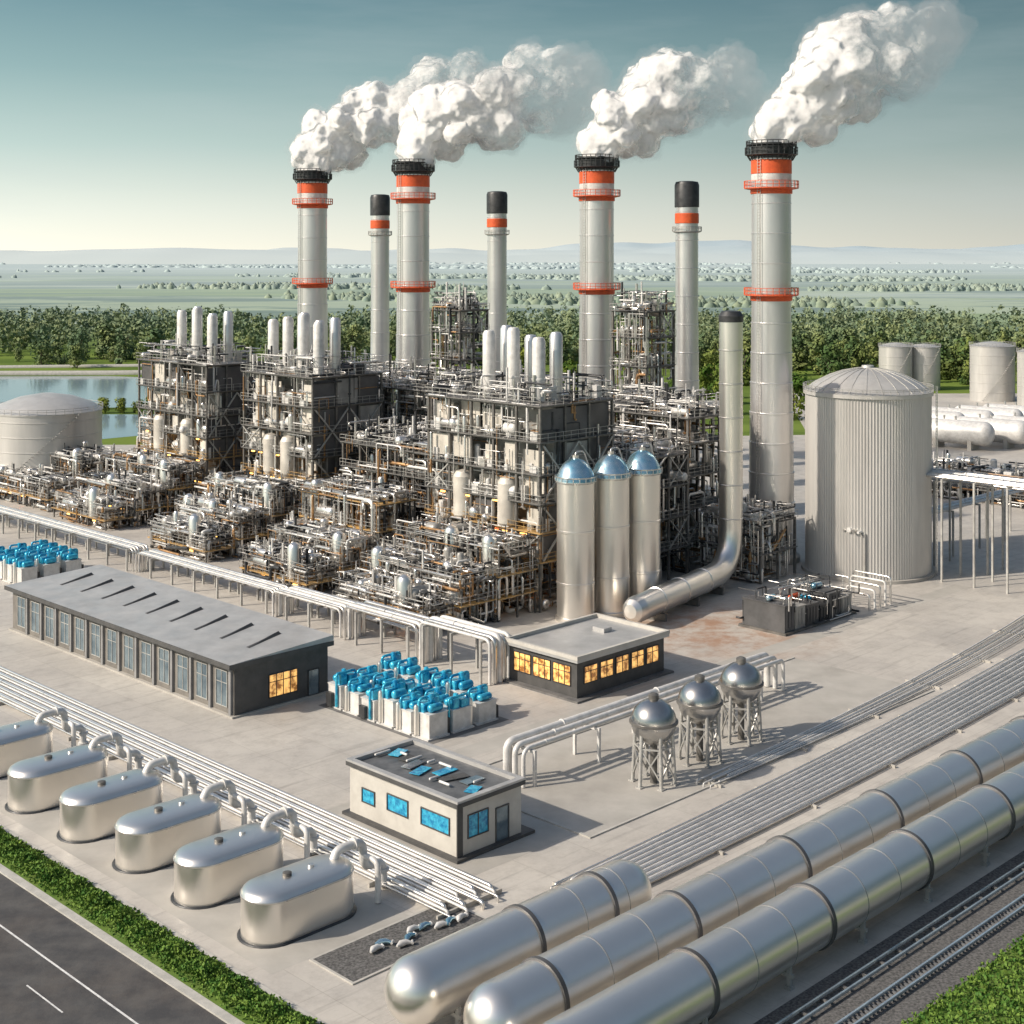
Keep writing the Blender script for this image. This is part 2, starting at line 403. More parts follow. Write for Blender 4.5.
for i in range(10): spots.append((r.uniform(-215, -60), r.uniform(612, 628)))
for i in range(12): spots.append((r.uniform(-148, -102), r.uniform(444, 456)))
for i in range(14): spots.append((r.uniform(-10, 90), r.uniform(400, 500)))
for i, (x, y) in enumerate(spots):
    s = r.uniform(.5, 1.3)
    if y < 470 and x < -90: s *= .3
    if i < 6: o = trees[i]; o.location = (x, y, 0)
    else: o = dup(trees[i % 6], (x, y, 0))
    o.rotation_euler = (0, 0, r.uniform(0, 6)); o.scale = (s*r.uniform(.9, 1.3), s*r.uniform(.9, 1.3), s)
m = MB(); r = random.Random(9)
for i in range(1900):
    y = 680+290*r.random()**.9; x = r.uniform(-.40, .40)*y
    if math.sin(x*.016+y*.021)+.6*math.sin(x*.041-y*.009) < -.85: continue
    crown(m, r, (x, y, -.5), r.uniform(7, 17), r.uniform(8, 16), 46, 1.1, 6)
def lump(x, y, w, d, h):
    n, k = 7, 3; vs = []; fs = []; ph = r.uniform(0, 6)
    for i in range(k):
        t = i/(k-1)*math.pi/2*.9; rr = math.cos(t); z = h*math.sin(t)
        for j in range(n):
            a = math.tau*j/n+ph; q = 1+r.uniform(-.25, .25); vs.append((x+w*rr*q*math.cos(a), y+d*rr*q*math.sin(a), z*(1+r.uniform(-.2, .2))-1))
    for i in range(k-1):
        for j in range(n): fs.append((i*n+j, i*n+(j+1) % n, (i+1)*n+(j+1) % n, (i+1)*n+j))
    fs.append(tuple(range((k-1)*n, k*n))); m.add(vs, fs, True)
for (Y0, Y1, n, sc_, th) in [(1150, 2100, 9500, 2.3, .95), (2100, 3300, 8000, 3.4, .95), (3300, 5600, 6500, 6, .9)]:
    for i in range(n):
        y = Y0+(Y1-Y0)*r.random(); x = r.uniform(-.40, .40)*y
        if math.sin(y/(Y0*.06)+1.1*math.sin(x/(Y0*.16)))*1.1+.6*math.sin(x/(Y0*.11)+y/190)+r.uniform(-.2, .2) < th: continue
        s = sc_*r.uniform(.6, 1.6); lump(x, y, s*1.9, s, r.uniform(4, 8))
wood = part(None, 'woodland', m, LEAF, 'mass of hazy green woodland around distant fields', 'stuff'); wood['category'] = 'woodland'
m = MB(); r = random.Random(3)
for i in range(30000):
    w_ = r.uniform(58, 135); u_ = r.gauss(55.7, .8)
    if not 54 < u_ < 57.2: continue
    h = .2+.75*r.random()*(1-((u_-55.6)/1.9)**2)
    leafquad(m, W(u_, w_, h*(.75+.25*math.sin(w_*1.7)+.12*math.sin(w_*4.3))), r.uniform(.07, .16), r)
hd = part(None, 'hedge', m, HEDGE, 'low leafy green hedge beside the asphalt road', 'stuff'); hd['category'] = 'hedge'
m = MB()
for i in range(16000):
    leafquad(m, W(r.uniform(76, 125), r.uniform(40, 48.1), .15+r.uniform(0, .45)), r.uniform(.08, .18), r)
hd = part(None, 'grass', m, HEDGE, 'rough green grass beside the railway track', 'stuff'); hd['category'] = 'grass'

# ---------------------------------------------------------------- chimneys
def ringplat(m, r0, r1, z, n=28, rail=1.1):
    m.lathe([(r0, z-.35), (r1, z-.12), (r1, z), (r0, z), (r0, z-.35)], n, caps=False)
    for k in (.55, rail):
        m.tube([(r1*math.cos(a*math.tau/n), r1*math.sin(a*math.tau/n), z+k) for a in range(n+1)], .06, 4, False, False)
    for a in range(n):
        t = a*math.tau/n; m.tube([(r1*math.cos(t), r1*math.sin(t), z), (r1*math.cos(t), r1*math.sin(t), z+rail)], .05, 4, False)
def seams(r0, r1, H, step, rb=.06):
    p = []; z = 0
    rad = lambda q: r0+(r1-r0)*min(1, q/(H*.6))
    while z < H-.5:
        p += [(rad(z), z), (rad(z), z+step-.25), (rad(z)+rb, z+step-.2), (rad(z)+rb, z+step-.05)]; z += step
    p = [q for q in p if q[1] < H]; p.append((r1, H)); return p
ch = thing('chimney', 'tall silver chimney with orange bands releasing white steam', 'chimney', W(195.1, 135.9), A45, 'steaming chimneys of the plant')
part(ch, 'shaft', MB().lathe(seams(3.75, 3.15, 66.2, 4.8), 56), STACK)
part(ch, 'foundation', MB().lathe([(4.6, 0), (4.6, .9), (4.1, 1.3)], 40), PADM)
m = MB(); m.lathe([(3.3, 64.7), (3.35, 67.2), (2.8, 67.2), (2.8, 66.3)], 40, caps=False)
for k in range(28):
    t = k*math.tau/28; c, s = math.cos(t), math.sin(t)
    m.tube([(3.4*c, 3.4*s, 64.4), (4.0*c, 4.0*s, 65.4), (4.0*c, 4.0*s, 67.6)], .08, 4, False)
ringplat(m, 3.2, 4.2, 65.4); ringplat(m, 3.2, 4.0, 67.0, 28, .5); part(ch, 'cap', m, DARK)
m = MB().lathe([(3.18, 62.2), (3.26, 62.3), (3.26, 64.4), (3.18, 64.5)], 40, caps=False); part(ch, 'orange_band', m, ORANGE)
m = MB().lathe([(3.17, 61.0), (3.22, 61.05), (3.22, 62.1), (3.17, 62.18)], 40, caps=False); part(ch, 'white_band', m, WHITE)
for z in (60.0, 42.8):
    m = MB(); ringplat(m, 3.1, 4.35, z); m.lathe([(3.2, z-1.0), (3.36, z-.9), (3.36, z), (3.2, z+.1)], 40, caps=False); part(ch, 'platform', m, ORANGE)
m = MB()
for dx in (-.3, .3): m.tube([(-3.9, dx, 1), (-3.5, dx, 40), (-3.4, dx, 65)], .05, 4, False)
for k in range(128): m.tube([(-3.9+.4*min(1, k/78), -.3, 1+k*.5), (-3.9+.4*min(1, k/78), .3, 1+k*.5)], .035, 4, False, False)
part(ch, 'ladder', m, FRAMEL)
for (u_, w_) in ((201, 178.8), (186.5, 213.8), (192.1, 253.4)): dup(ch, W(u_, w_))
sk = thing('flue_stack', 'slender silver flue stack with black tip and orange band', 'chimney', W(212.8, 167), A45, 'slender flue stacks')
part(sk, 'shaft', MB().lathe(seams(2.5, 2.1, 58.5, 5.2, .05), 40), STACK)
part(sk, 'tip', MB().lathe([(2.22, 57.9), (2.28, 58), (2.28, 62), (2.05, 62.6), (1.2, 62.75)], 32), DARK)
part(sk, 'orange_band', MB().lathe([(2.13, 54.9), (2.22, 55), (2.22, 56.7), (2.13, 56.8)], 32, caps=False), ORANGE)
m = MB(); ringplat(m, 2.1, 2.7, 53.5, 20, .8); part(sk, 'platform', m, FRAMEL)
part(sk, 'foundation', MB().lathe([(3, 0), (3, .9), (2.5, 1.2)], 32), PADM)
for (u_, w_) in ((220.4, 225), (213.8, 256.6)): dup(sk, W(u_, w_))

# steam plumes
tex = bpy.data.textures.new('big', 'CLOUDS'); tex.noise_scale = 4.5; tex.noise_depth = 1
tex2 = bpy.data.textures.new('small', 'CLOUDS'); tex2.noise_scale = 1.9; tex2.noise_depth = 2
def plume(loc, seed, L, Hh, R1):
    def build(rs, name, mat, par, n, vox, st, sm):
        r = random.Random(seed); m = MB()
        for i in range(n):
            t = r.random()**.8 if i > 14 else i/40.
            R = 5.0+(R1-5.0)*min(1, t*1.8)**.8
            c = Vector((L*t**1.05+1.5*math.sin(t*5+seed), 4*t, 3.6+Hh*(t**.72)))
            d = Vector((r.gauss(0, 1), r.gauss(0, 1), r.gauss(0, 1))).normalized()*R*r.uniform(.1, .72)
            if t < .06: d *= .3
            m.sphere(c+d, (R*r.uniform(.28, .56) if t > .06 else R*.75)*rs, 12, 8)
        m.sphere((0, 0, 1.2), 3.1*rs, 14, 9); m.sphere((.5, .2, 3.4), 4.3*rs, 14, 9)
        o = part(par, name, m, mat)
        md = o.modifiers.new('remesh', 'REMESH'); md.mode = 'VOXEL'; md.voxel_size = vox; md.use_smooth_shade = True
        sm_ = o.modifiers.new('smooth', 'SMOOTH'); sm_.factor = .5; sm_.iterations = sm
        for tx, s in ((tex, st[0]), (tex2, st[1])):
            d = o.modifiers.new('displace', 'DISPLACE'); d.texture = tx; d.strength = s; d.mid_level = .5; d.texture_coords = 'GLOBAL'
        return o
    o = build(1., 'steam_plume', STEAM, None, 130, .38, (2.4, 1.1), 6); o.location = loc
    o['label'] = 'billowing white steam plume drifting from a chimney top'; o['category'] = 'steam'; o['group'] = 'steam plumes from the chimneys'
    build(1.22, 'wisps', WISP, o, 130, .7, (3.2, 2.4), 2)
for (u_, w_), sd, L, Hh, R1 in (((195.1, 135.9), 1, 26, 14.5, 8.6), ((201, 178.8), 2, 26, 13, 8.6), ((186.5, 213.8), 3, 31, 14, 9), ((192.1, 253.4), 4, 36, 15, 9.6)):
    plume(W(u_, w_, 66.2), sd, L, Hh, R1)

# ---------------------------------------------------------------- vessels & tanks
vv = thing('vertical_vessel', 'tall silver pressure vessel with blue tinted domed head', 'pressure vessel', (8.6, 196, 0), A45, 'tall vertical vessels')
part(vv, 'shell', MB().lathe([(2.75, 0), (2.75, .6), (2.55, .7), (2.55, 5), (2.62, 5.05), (2.62, 5.3), (2.55, 5.35), (2.55, 12), (2.62, 12.05), (2.62, 12.3), (2.55, 12.35), (2.55, 18.9)], 48), VESSEL)
part(vv, 'dome', MB().lathe([(2.7, 18.7), (2.7, 19.1), (2.5, 19.6), (2.15, 20.4), (1.7, 21.1), (1.1, 21.6), (.5, 21.9), (.01, 21.95)], 48), DOMEBLUE)
m = MB(); m.tube(fillet([(0, 0, 21.8), (0, 0, 22.7), (1.6, 0, 22.7), (2.85, 0, 20), (2.85, 0, 1)], .6), .13, 8)
m.lathe_at((0, 0, 21.8), [(.45, 0), (.45, .5)], 12); ringplat(m, 2.5, 2.8, 18.9, 20, .6)
part(vv, 'fittings', m, SILVER)
dup(vv, (13.6, 199.6, 0)); dup(vv, (18.3, 203.6, 0))
dc = thing('exhaust_duct', 'large silver duct rising vertically above a curved elbow', 'duct', (32.6, 215.9, 0), math.radians(56.6))
pp = fillet([(-29, 0, 2.6), (0, 0, 2.6), (0, 0, 39.5)], 6.5, 14)
part(dc, 'duct', MB().tube(pp, 1.75, 40), VESSEL)
m = MB(); m.lathe([(1.82, 39.3), (1.85, 40.2), (1.4, 40.9), (.6, 41)], 32); part(dc, 'cap', m, DARK)
for z in (10, 15, 20, 25, 30, 35): part(dc, 'flange', MB().lathe([(1.76, z), (1.84, z+.05), (1.84, z+.2), (1.76, z+.25)], 32, caps=False), SILVER)
for x in (-24, -17, -10): part(dc, 'flange', MB().lathe_at((x, 0, 2.6), [(1.76, 0), (1.86, .05), (1.86, .2), (1.76, .25)], 32, 'x', caps=False), SILVER)
part(dc, 'end_cap', MB().lathe_at((-31.2, 0, 2.6), [(.01, 0), (.9, .1), (1.5, .7), (1.76, 1.7), (1.76, 2.3)], 32, 'x'), VESSEL)
for x in (-24, -14, -6): part(dc, 'saddle', MB().bb(x, 0, 0, .5, 3.2, 1.05), FRAME)
tk = thing('storage_tank', 'large ribbed pale grey storage tank with shallow domed roof', 'tank', (55.6, 226.6, 0), 0)
part(tk, 'wall', MB().lathe([(9.5, .5), (9.5, 27.8)], 260, rib=.11), TANK)
DP = [(9.9, 27.6), (9.9, 28.1), (9.5, 28.3), (8, 29.4), (6, 30.4), (4, 31.1), (2, 31.5), (1, 31.6), (.9, 32), (.01, 32.05)]
part(tk, 'roof', MB().lathe(DP, 72), TANK)
part(tk, 'foundation', MB().lathe([(10.2, 0), (10.2, .5), (9.6, .52)], 64), PADM)
m = MB(); ringplat(m, 9.4, 9.9, 28.2, 60, .8)
for k in range(24):
    t = k*math.tau/24; m.tube([(a*math.cos(t), a*math.sin(t), z+.03) for a, z in DP[2:8]], .05, 4, False)
part(tk, 'railing', m, FRAMEL)
m = MB()
for dx in (-.35, .35): m.beam((9.9, -3+dx, 0), (9.9, -3+dx, 29), .07)
for k in range(56): m.beam((9.9, -3.35, .5+k*.5), (9.9, -2.65, .5+k*.5), .04)
part(tk, 'ladder', m, SILVER)
def plain_tank(loc, r, h, dome, label, mat=TANK, grp='cylindrical storage tanks around the site'):
    t = thing('storage_tank', label, 'tank', loc, 0, grp)
    pr = [(r, 0)]
    z = 3
    while z < h-1: pr += [(r, z), (r+.08, z+.05), (r+.08, z+.2), (r, z+.25)]; z += 3
    pr.append((r, h)); part(t, 'wall', MB().lathe(pr, 56), mat)
    part(t, 'roof', MB().lathe([(r+.15, h-.1), (r+.15, h+.2), (r*.85, h+dome*.4), (r*.5, h+dome*.8), (r*.12, h+dome), (.01, h+dome)], 56), mat)
    m = MB(); ringplat(m, r-.2, r+.2, h+.2, 40, 1.0); part(t, 'railing', m, FRAMEL)
    m = MB()
    for k in range(int(h*2)):
        a = -2.3+k*.05; m.beam(((r)*math.cos(a), (r)*math.sin(a), .5+k*.5), ((r+.9)*math.cos(a), (r+.9)*math.sin(a), .5+k*.5), .1)
    part(t, 'stair', m, FRAMEL); return t
plain_tank((-97, 302, 0), 11.2, 16.6, 3.6, 'broad pale domed storage tank near the river')
plain_tank((137, 518, 0), 5.8, 15.5, 1.4, 'pale round storage tank beside woodland', TANK)
plain_tank((148, 520, 0), 5.4, 15.2, 1.2, 'pale round storage tank beside woodland', TANK)
plain_tank((160, 483, 0), 7.2, 18, 1.5, 'wide silver storage tank beside woodland', TANK)
plain_tank((170, 468, 0), 6.6, 17, 1.5, 'wide silver storage tank beside woodland', TANK)
bv = thing('bullet_tank', 'horizontal white bullet tank on concrete saddles', 'tank', (112, 388, 0), math.radians(-40), 'white bullet tanks behind the pipe rack')
part(bv, 'shell', MB().capsule((0, 0, 4.2), 3.0, 15, 'x', 28, .8), WHITE)
for x in (-4.5, 4.5): part(bv, 'saddle', MB().bb(x, 0, 0, 1, 5, 2.4), PADM)
for x in (0, -3): part(bv, 'nozzle', MB().tube([(x, 0, 7), (x, 0, 8.1)], .28, 10), SILVER)
for x, y in ((121, 392), (130, 396), (139, 400), (112, 366), (122, 369), (132, 372)): dup(bv, (x, y, 0))
def obround(a, r, z, n=14):
    out = []
    for s_ in (1, -1):
        for k in range(n+1):
            t = -math.pi/2+math.pi*k/n
            out.append((s_*(a+r*math.cos(t)), s_*r*math.sin(t), z))
    return out
ct = thing('receiver_tank', 'rounded oblong silver tank standing on concrete pad', 'tank', W(65, 87.5), A45, 'row of rounded oblong tanks beside the verge')
def loops(m, seq, a, r, sm=True):
    n = 30; vs = []; fs = []
    for ins, z in seq: vs += obround(a, r-ins, z)
    for i in range(len(seq)-1):
        for j in range(n):
            k = (j+1) % n; fs.append((i*n+j, i*n+k, (i+1)*n+k, (i+1)*n+j))
    m.add(vs, fs, sm); return vs[-n:]
m = MB(); loops(m, [(0, 0), (0, 3.05)], 2.5, 2.15); top = loops(m, [(0, 3.2), (.12, 3.45), (.4, 3.62), (.9, 3.74), (1.5, 3.8), (2.0, 3.82)], 2.5, 2.15)
m.add(top, [tuple(range(30))], False); part(ct, 'shell', m, VESSEL)
m = MB(); loops(m, [(0, 3.03), (-.05, 3.05), (-.05, 3.2), (0, 3.22)], 2.5, 2.15); part(ct, 'rim', m, SILVER)
m = MB(); loops(m, [(-.25, 0), (-.25, .12), (.05, .13)], 2.5, 2.15); part(ct, 'base', m, DARK)
part(ct, 'manhole', MB().lathe_at((-1, 0, 3.78), [(.35, 0), (.35, .25), (.2, .3)], 14), FRAME)
part(ct, 'vent', MB().lathe_at((1.2, 0, 3.78), [(.25, 0), (.25, .2)], 14), SILVER)
m = MB(); m.tube(fillet([(3.2, 0, 3.4), (3.6, 0, 4.3), (6.2, 0, 4.3), (6.2, 0, 2.2), (8.2, 0, 2.2), (8.2, 0, .2)], .8), .34, 14)
m.tube(fillet([(6.2, 0, 3.2), (6.2, -1.8, 3.2), (6.2, -1.8, .1)], .6), .24, 12)
for z in (.4, 1.4): m.lathe_at((8.2, 0, z), [(.5, 0), (.5, .2)], 14)
m.lathe_at((5.2, 0, 4.3), [(.5, 0), (.5, .2)], 14, 'x'); part(ct, 'outlet_pipe', m, WHITE)
for u_, w_ in ((64.9, 96.3), (64.9, 105.1), (64.6, 113.8), (64.4, 123), (64.3, 133.4)): dup(ct, W(u_, w_))
def pipeline(u0, u1, w_, r, ball0, ball1, label, bands):
    L = u1-u0; t = thing('pipeline', label, 'pipeline', W(u0, w_), A45, 'large horizontal metal pipelines')
    pr = []
    if ball0:
        for k in range(8): pr.append((max(.01, r*math.sin(math.pi/2*k/8)), -r*.95*math.cos(math.pi/2*k/8)))
        pr += [(r, 0), (r, .05)]
    else: pr.append((r, 0))
    z = 6.
    while z < L-3: pr.append((r, z)); z += 6.
    pr += [(r, L-.05), (r, L)]
    if ball1:
        for k in range(1, 9): pr.append((max(.01, r*math.cos(math.pi/2*k/8)), L+r*.95*math.sin(math.pi/2*k/8)))
    part(t, 'pipe_shell', MB().lathe_at((0, 0, 2.75), pr, 96, 'x'), VESSEL)
    for x in bands:
        m = MB().lathe_at((x, 0, 2.75), [(r, -.2), (r+.13, -.17), (r+.13, .17), (r, .2)], 56, 'x', caps=False); part(t, 'clamp_band', m, CLAD)
    x = bands[0]+4.5
    while x < L:
        m = MB().lathe_at((x, 0, 2.75), [(r+.001, -.05), (r+.012, -.04), (r+.012, .04), (r+.001, .05)], 56, 'x', caps=False); part(t, 'weld_seam', m, MIDCLAD); x += 4.5
    x = 2
    while x < L:
        m = MB()
        for y in (-r*.8, r*.8):
            m.bb(x, y, 0, .5, .5, .25); m.bb(x, y, .25, .22, .3, 1.35)
        m.box(x-.12, -r*.95, .85, x+.12, r*.95, 1.1); part(t, 'support', m, FRAMEL); x += 9.3
pipeline(61.2, 81.4, 69.8, 2.15, True, True, 'short silver cylinder with rounded ends and dark bands', (9.5, 17))
pipeline(62.4, 215, 63.7, 2.15, True, False, 'long silver pipeline with dark clamp bands', [4+13.5*k for k in range(11)])
pipeline(62, 215, 57.8, 2.15, True, False, 'long silver pipeline above dark gravel bed', [12+13.5*k for k in range(11)])
sp = thing('sphere_tank', 'dark silver spherical tank raised on braced legs', 'tank', W(105.6, 86.8), A45, 'spherical tanks on braced legs')
part(sp, 'sphere', MB().sphere((0, 0, 5.8), 2.15, 36, 20), SPHM)
part(sp, 'collar', MB().lathe_at((0, 0, 5.8), [(2.14, -.12), (2.3, -.1), (2.3, .1), (2.14, .12)], 36, caps=False), FRAME)
part(sp, 'top_nozzle', MB().lathe_at((0, 0, 7.85), [(.5, 0), (.5, .45), (.25, .6)], 14), FRAME)
pts = []
for k in range(6):
    t = k*math.tau/6; c, s = math.cos(t), math.sin(t); pts.append((c, s))
    m = MB(); m.tube([(2.0*c, 2.0*s, 0), (1.75*c, 1.75*s, 5.2)], .18, 8); m.bb(2*c, 2*s, 0, .6, .6, .15); part(sp, 'leg', m, FRAMEL)
m = MB()
for k in range(6):
    a, b = pts[k], pts[(k+1) % 6]
    m.beam((1.98*a[0], 1.98*a[1], .6), (1.85*b[0], 1.85*b[1], 3.6), .08); m.beam((1.98*b[0], 1.98*b[1], .6), (1.85*a[0], 1.85*a[1], 3.6), .08)
    m.beam((1.85*a[0], 1.85*a[1], 3.6), (1.85*b[0], 1.85*b[1], 3.6), .1)
part(sp, 'brace', m, FRAMEL)
part(sp, 'drain_pipe', MB().tube([(0, 0, .05), (0, 0, 4)], .35, 10), FRAME)
dup(sp, W(113.4, 87.4)); dup(sp, W(121.3, 88.2))

# ---------------------------------------------------------------- pipe racks
def rack(axis, a0, a1, b, offs, z, r, step, label, mats=(SILVER,), posts=True, ends=False, grp='pipe racks across the yard', n=10, post_mat=WHITE, jit=0., curve=0., fan=0.):
    t = thing('pipe_rack', label, 'pipe rack', W(a0, b) if axis == 'u' else W(b, a0), A45 if axis == 'u' else A45+math.pi/2, grp)
    L = a1-a0; cy = lambda x: curve*(x/L)**2
    for i, o in enumerate(offs):
        rr = r*(1+.3*((i*7) % 3-1))
        zz = z+rr
        if axis == 'w': o = -o
        s0 = jit*((i*5) % 4); fy = lambda x: o*(1+fan*x/L)+cy(x)
        if ends: path = fillet([(0, o, .1), (0, o, zz), (L, o, zz), (L, o, .1)], .9, 5)
        elif jit: path = fillet([(s0, o, .05), (s0, o, zz)]+[(s0+(L-s0)*k/14, fy(s0+(L-s0)*k/14), zz) for k in range(1, 15)], .5, 4)
        else: path = [(L*k/14, fy(L*k/14), zz) for k in range(0, 15)]
        m = MB().tube(path, rr, n)
        if not curve and not fan:
            x = 3+i*2.3
            while x < L-2: m.lathe_at((x, o, zz), [(rr, -.07), (rr*1.25, -.06), (rr*1.25, .06), (rr, .07)], n, 'x', caps=False); x += 14.5
        part(t, 'pipe', m, mats[i % len(mats)])
    y0, y1 = (min(offs)-.5, max(offs)+.5) if axis == 'u' else (-max(offs)-.5, -min(offs)+.5)
    x = 1.
    while x < L:
        m = MB(); c = cy(x); f = 1+fan*x/L
        if posts:
            m.bb(x, y0, 0, .28, .28, z); m.bb(x, y1, 0, .28, .28, z); m.box(x-.13, y0, z-.28, x+.13, y1, z-.002)
        else: m.box(x-.1, y0*f+c, 0, x+.1, y1*f+c, z-.002)
        part(t, 'support', m, post_mat); x += step
    return t
def off(a, b, n): return [a+(b-a)*i/(n-1) for i in range(n)]
rack('w', 79.3, 175, 76, off(-3.1, 2.6, 15), .4, .12, 8, 'low bundle of silver pipes on concrete sleepers', (SILVER, WHITE, VESSEL), False, post_mat=PADM, jit=.8)
rack('u', 82, 222, 75.6, off(-2.7, 2.3, 26), .3, .085, 14, 'low tightly packed silver pipes beside large pipelines', (SILVER, VESSEL, WHITE), False, post_mat=PADM, jit=.7, curve=9, fan=.55, n=8)
rack('u', 108, 222, 82.8, off(-.8, .8, 9), .3, .08, 14, 'low parallel pale pipes on the concrete yard', (WHITE, SILVER), False, post_mat=PADM, jit=1.6, curve=11, fan=1.8, n=8)
rack('u', 96, 138, 95.6, [-1.1, 0, 1.1], 3.4, .28, 9, 'raised white pipes bending down to the yard', (WHITE,), True, True, n=14)
rack('w', 164, 200, 119, off(-1.3, 1.3, 6), 3.0, .16, 6, 'raised silver pipe rack along the process units', (SILVER, WHITE, SILVER), True, True, post_mat=FRAMEL)
rack('w', 201, 262, 119, off(-1.3, 1.3, 6), 3.4, .16, 6, 'raised silver pipe rack along the process units', (SILVER, WHITE, SILVER), True, True, post_mat=FRAMEL)
rack('w', 119.5, 131.5, 117.5, off(-1.6, 1.6, 5), 5.0, .27, 5, 'raised white pipes bending down at their ends', (WHITE, SILVER), True, True, n=12, post_mat=FRAMEL)
rack('w', 132.6, 146.5, 117.8, off(-1.6, 1.6, 5), 4.2, .25, 5, 'raised white pipes bending down at their ends', (SILVER, WHITE), True, True, n=12, post_mat=FRAMEL)
rack('w', 147.8, 162.5, 118.1, off(-1.6, 1.6, 6), 3.5, .2, 5, 'raised white pipes bending down at their ends', (WHITE, SILVER), True, True, n=12, post_mat=FRAMEL)
rack('w', 136, 260, 121.6, [-.4, .0, .4], 1.6, .16, 7, 'lower silver pipes beside the process units', (SILVER, WHITE, COPPER), post_mat=FRAMEL)
rack('w', 92, 118, 203, off(-2.4, 2.4, 9), 15.5, .26, 5.2, 'tall pipe rack carrying silver pipes on slender columns', (SILVER, WHITE), True, True, post_mat=FRAMEL)
rack('w', 60, 118, 212, off(-2, 2, 6), 13.5, .3, 9, 'tall pipe rack carrying silver pipes on slender columns', (SILVER, WHITE, SILVER), post_mat=FRAMEL)
rack('u', 190, 300, 118, off(-1.2, 1.2, 4), 7.5, .3, 9, 'raised pale pipes leading towards the tank farm', (WHITE, SILVER), post_mat=FRAMEL)

# ---------------------------------------------------------------- process modules
def pipes_in(mbs, r, bx, n, r0, r1):
    x0, y0, z0, x1, y1, z1 = bx; lo = (x0, y0, z0); hi = (x1, y1, z1)
    for i in range(n):
        p = [round(r.uniform(lo[k], hi[k])*2)/2 for k in range(3)]; path = [tuple(p)]; last = -1
        for s in range(r.choice((1, 2, 3, 3, 4))):
            ax = r.choice([k for k in (0, 1, 2, 2) if k != last]); last = ax
            span = hi[ax]-lo[ax]
            q = p[ax]+r.choice((-1, 1))*r.uniform(.15, .6)*min(span, 12)
            p[ax] = min(hi[ax], max(lo[ax], q)); path.append(tuple(p))
        rr = r0+(r1-r0)*r.random()**2.2; m = r.choice(mbs)
        m.tube(fillet(path, rr*2.5, 2), rr, 6)
        if r.random() < .5:
            q = Vector(path[0]); d = Vector(path[1])-q
            if d.length > .6:
                ax = 'xyz'[max(range(3), key=lambda k: abs(d[k]))]
                c = q+d*.5; m.lathe_at(c, [(rr*1.7, -.12), (rr*1.7, .12)], 8, ax)
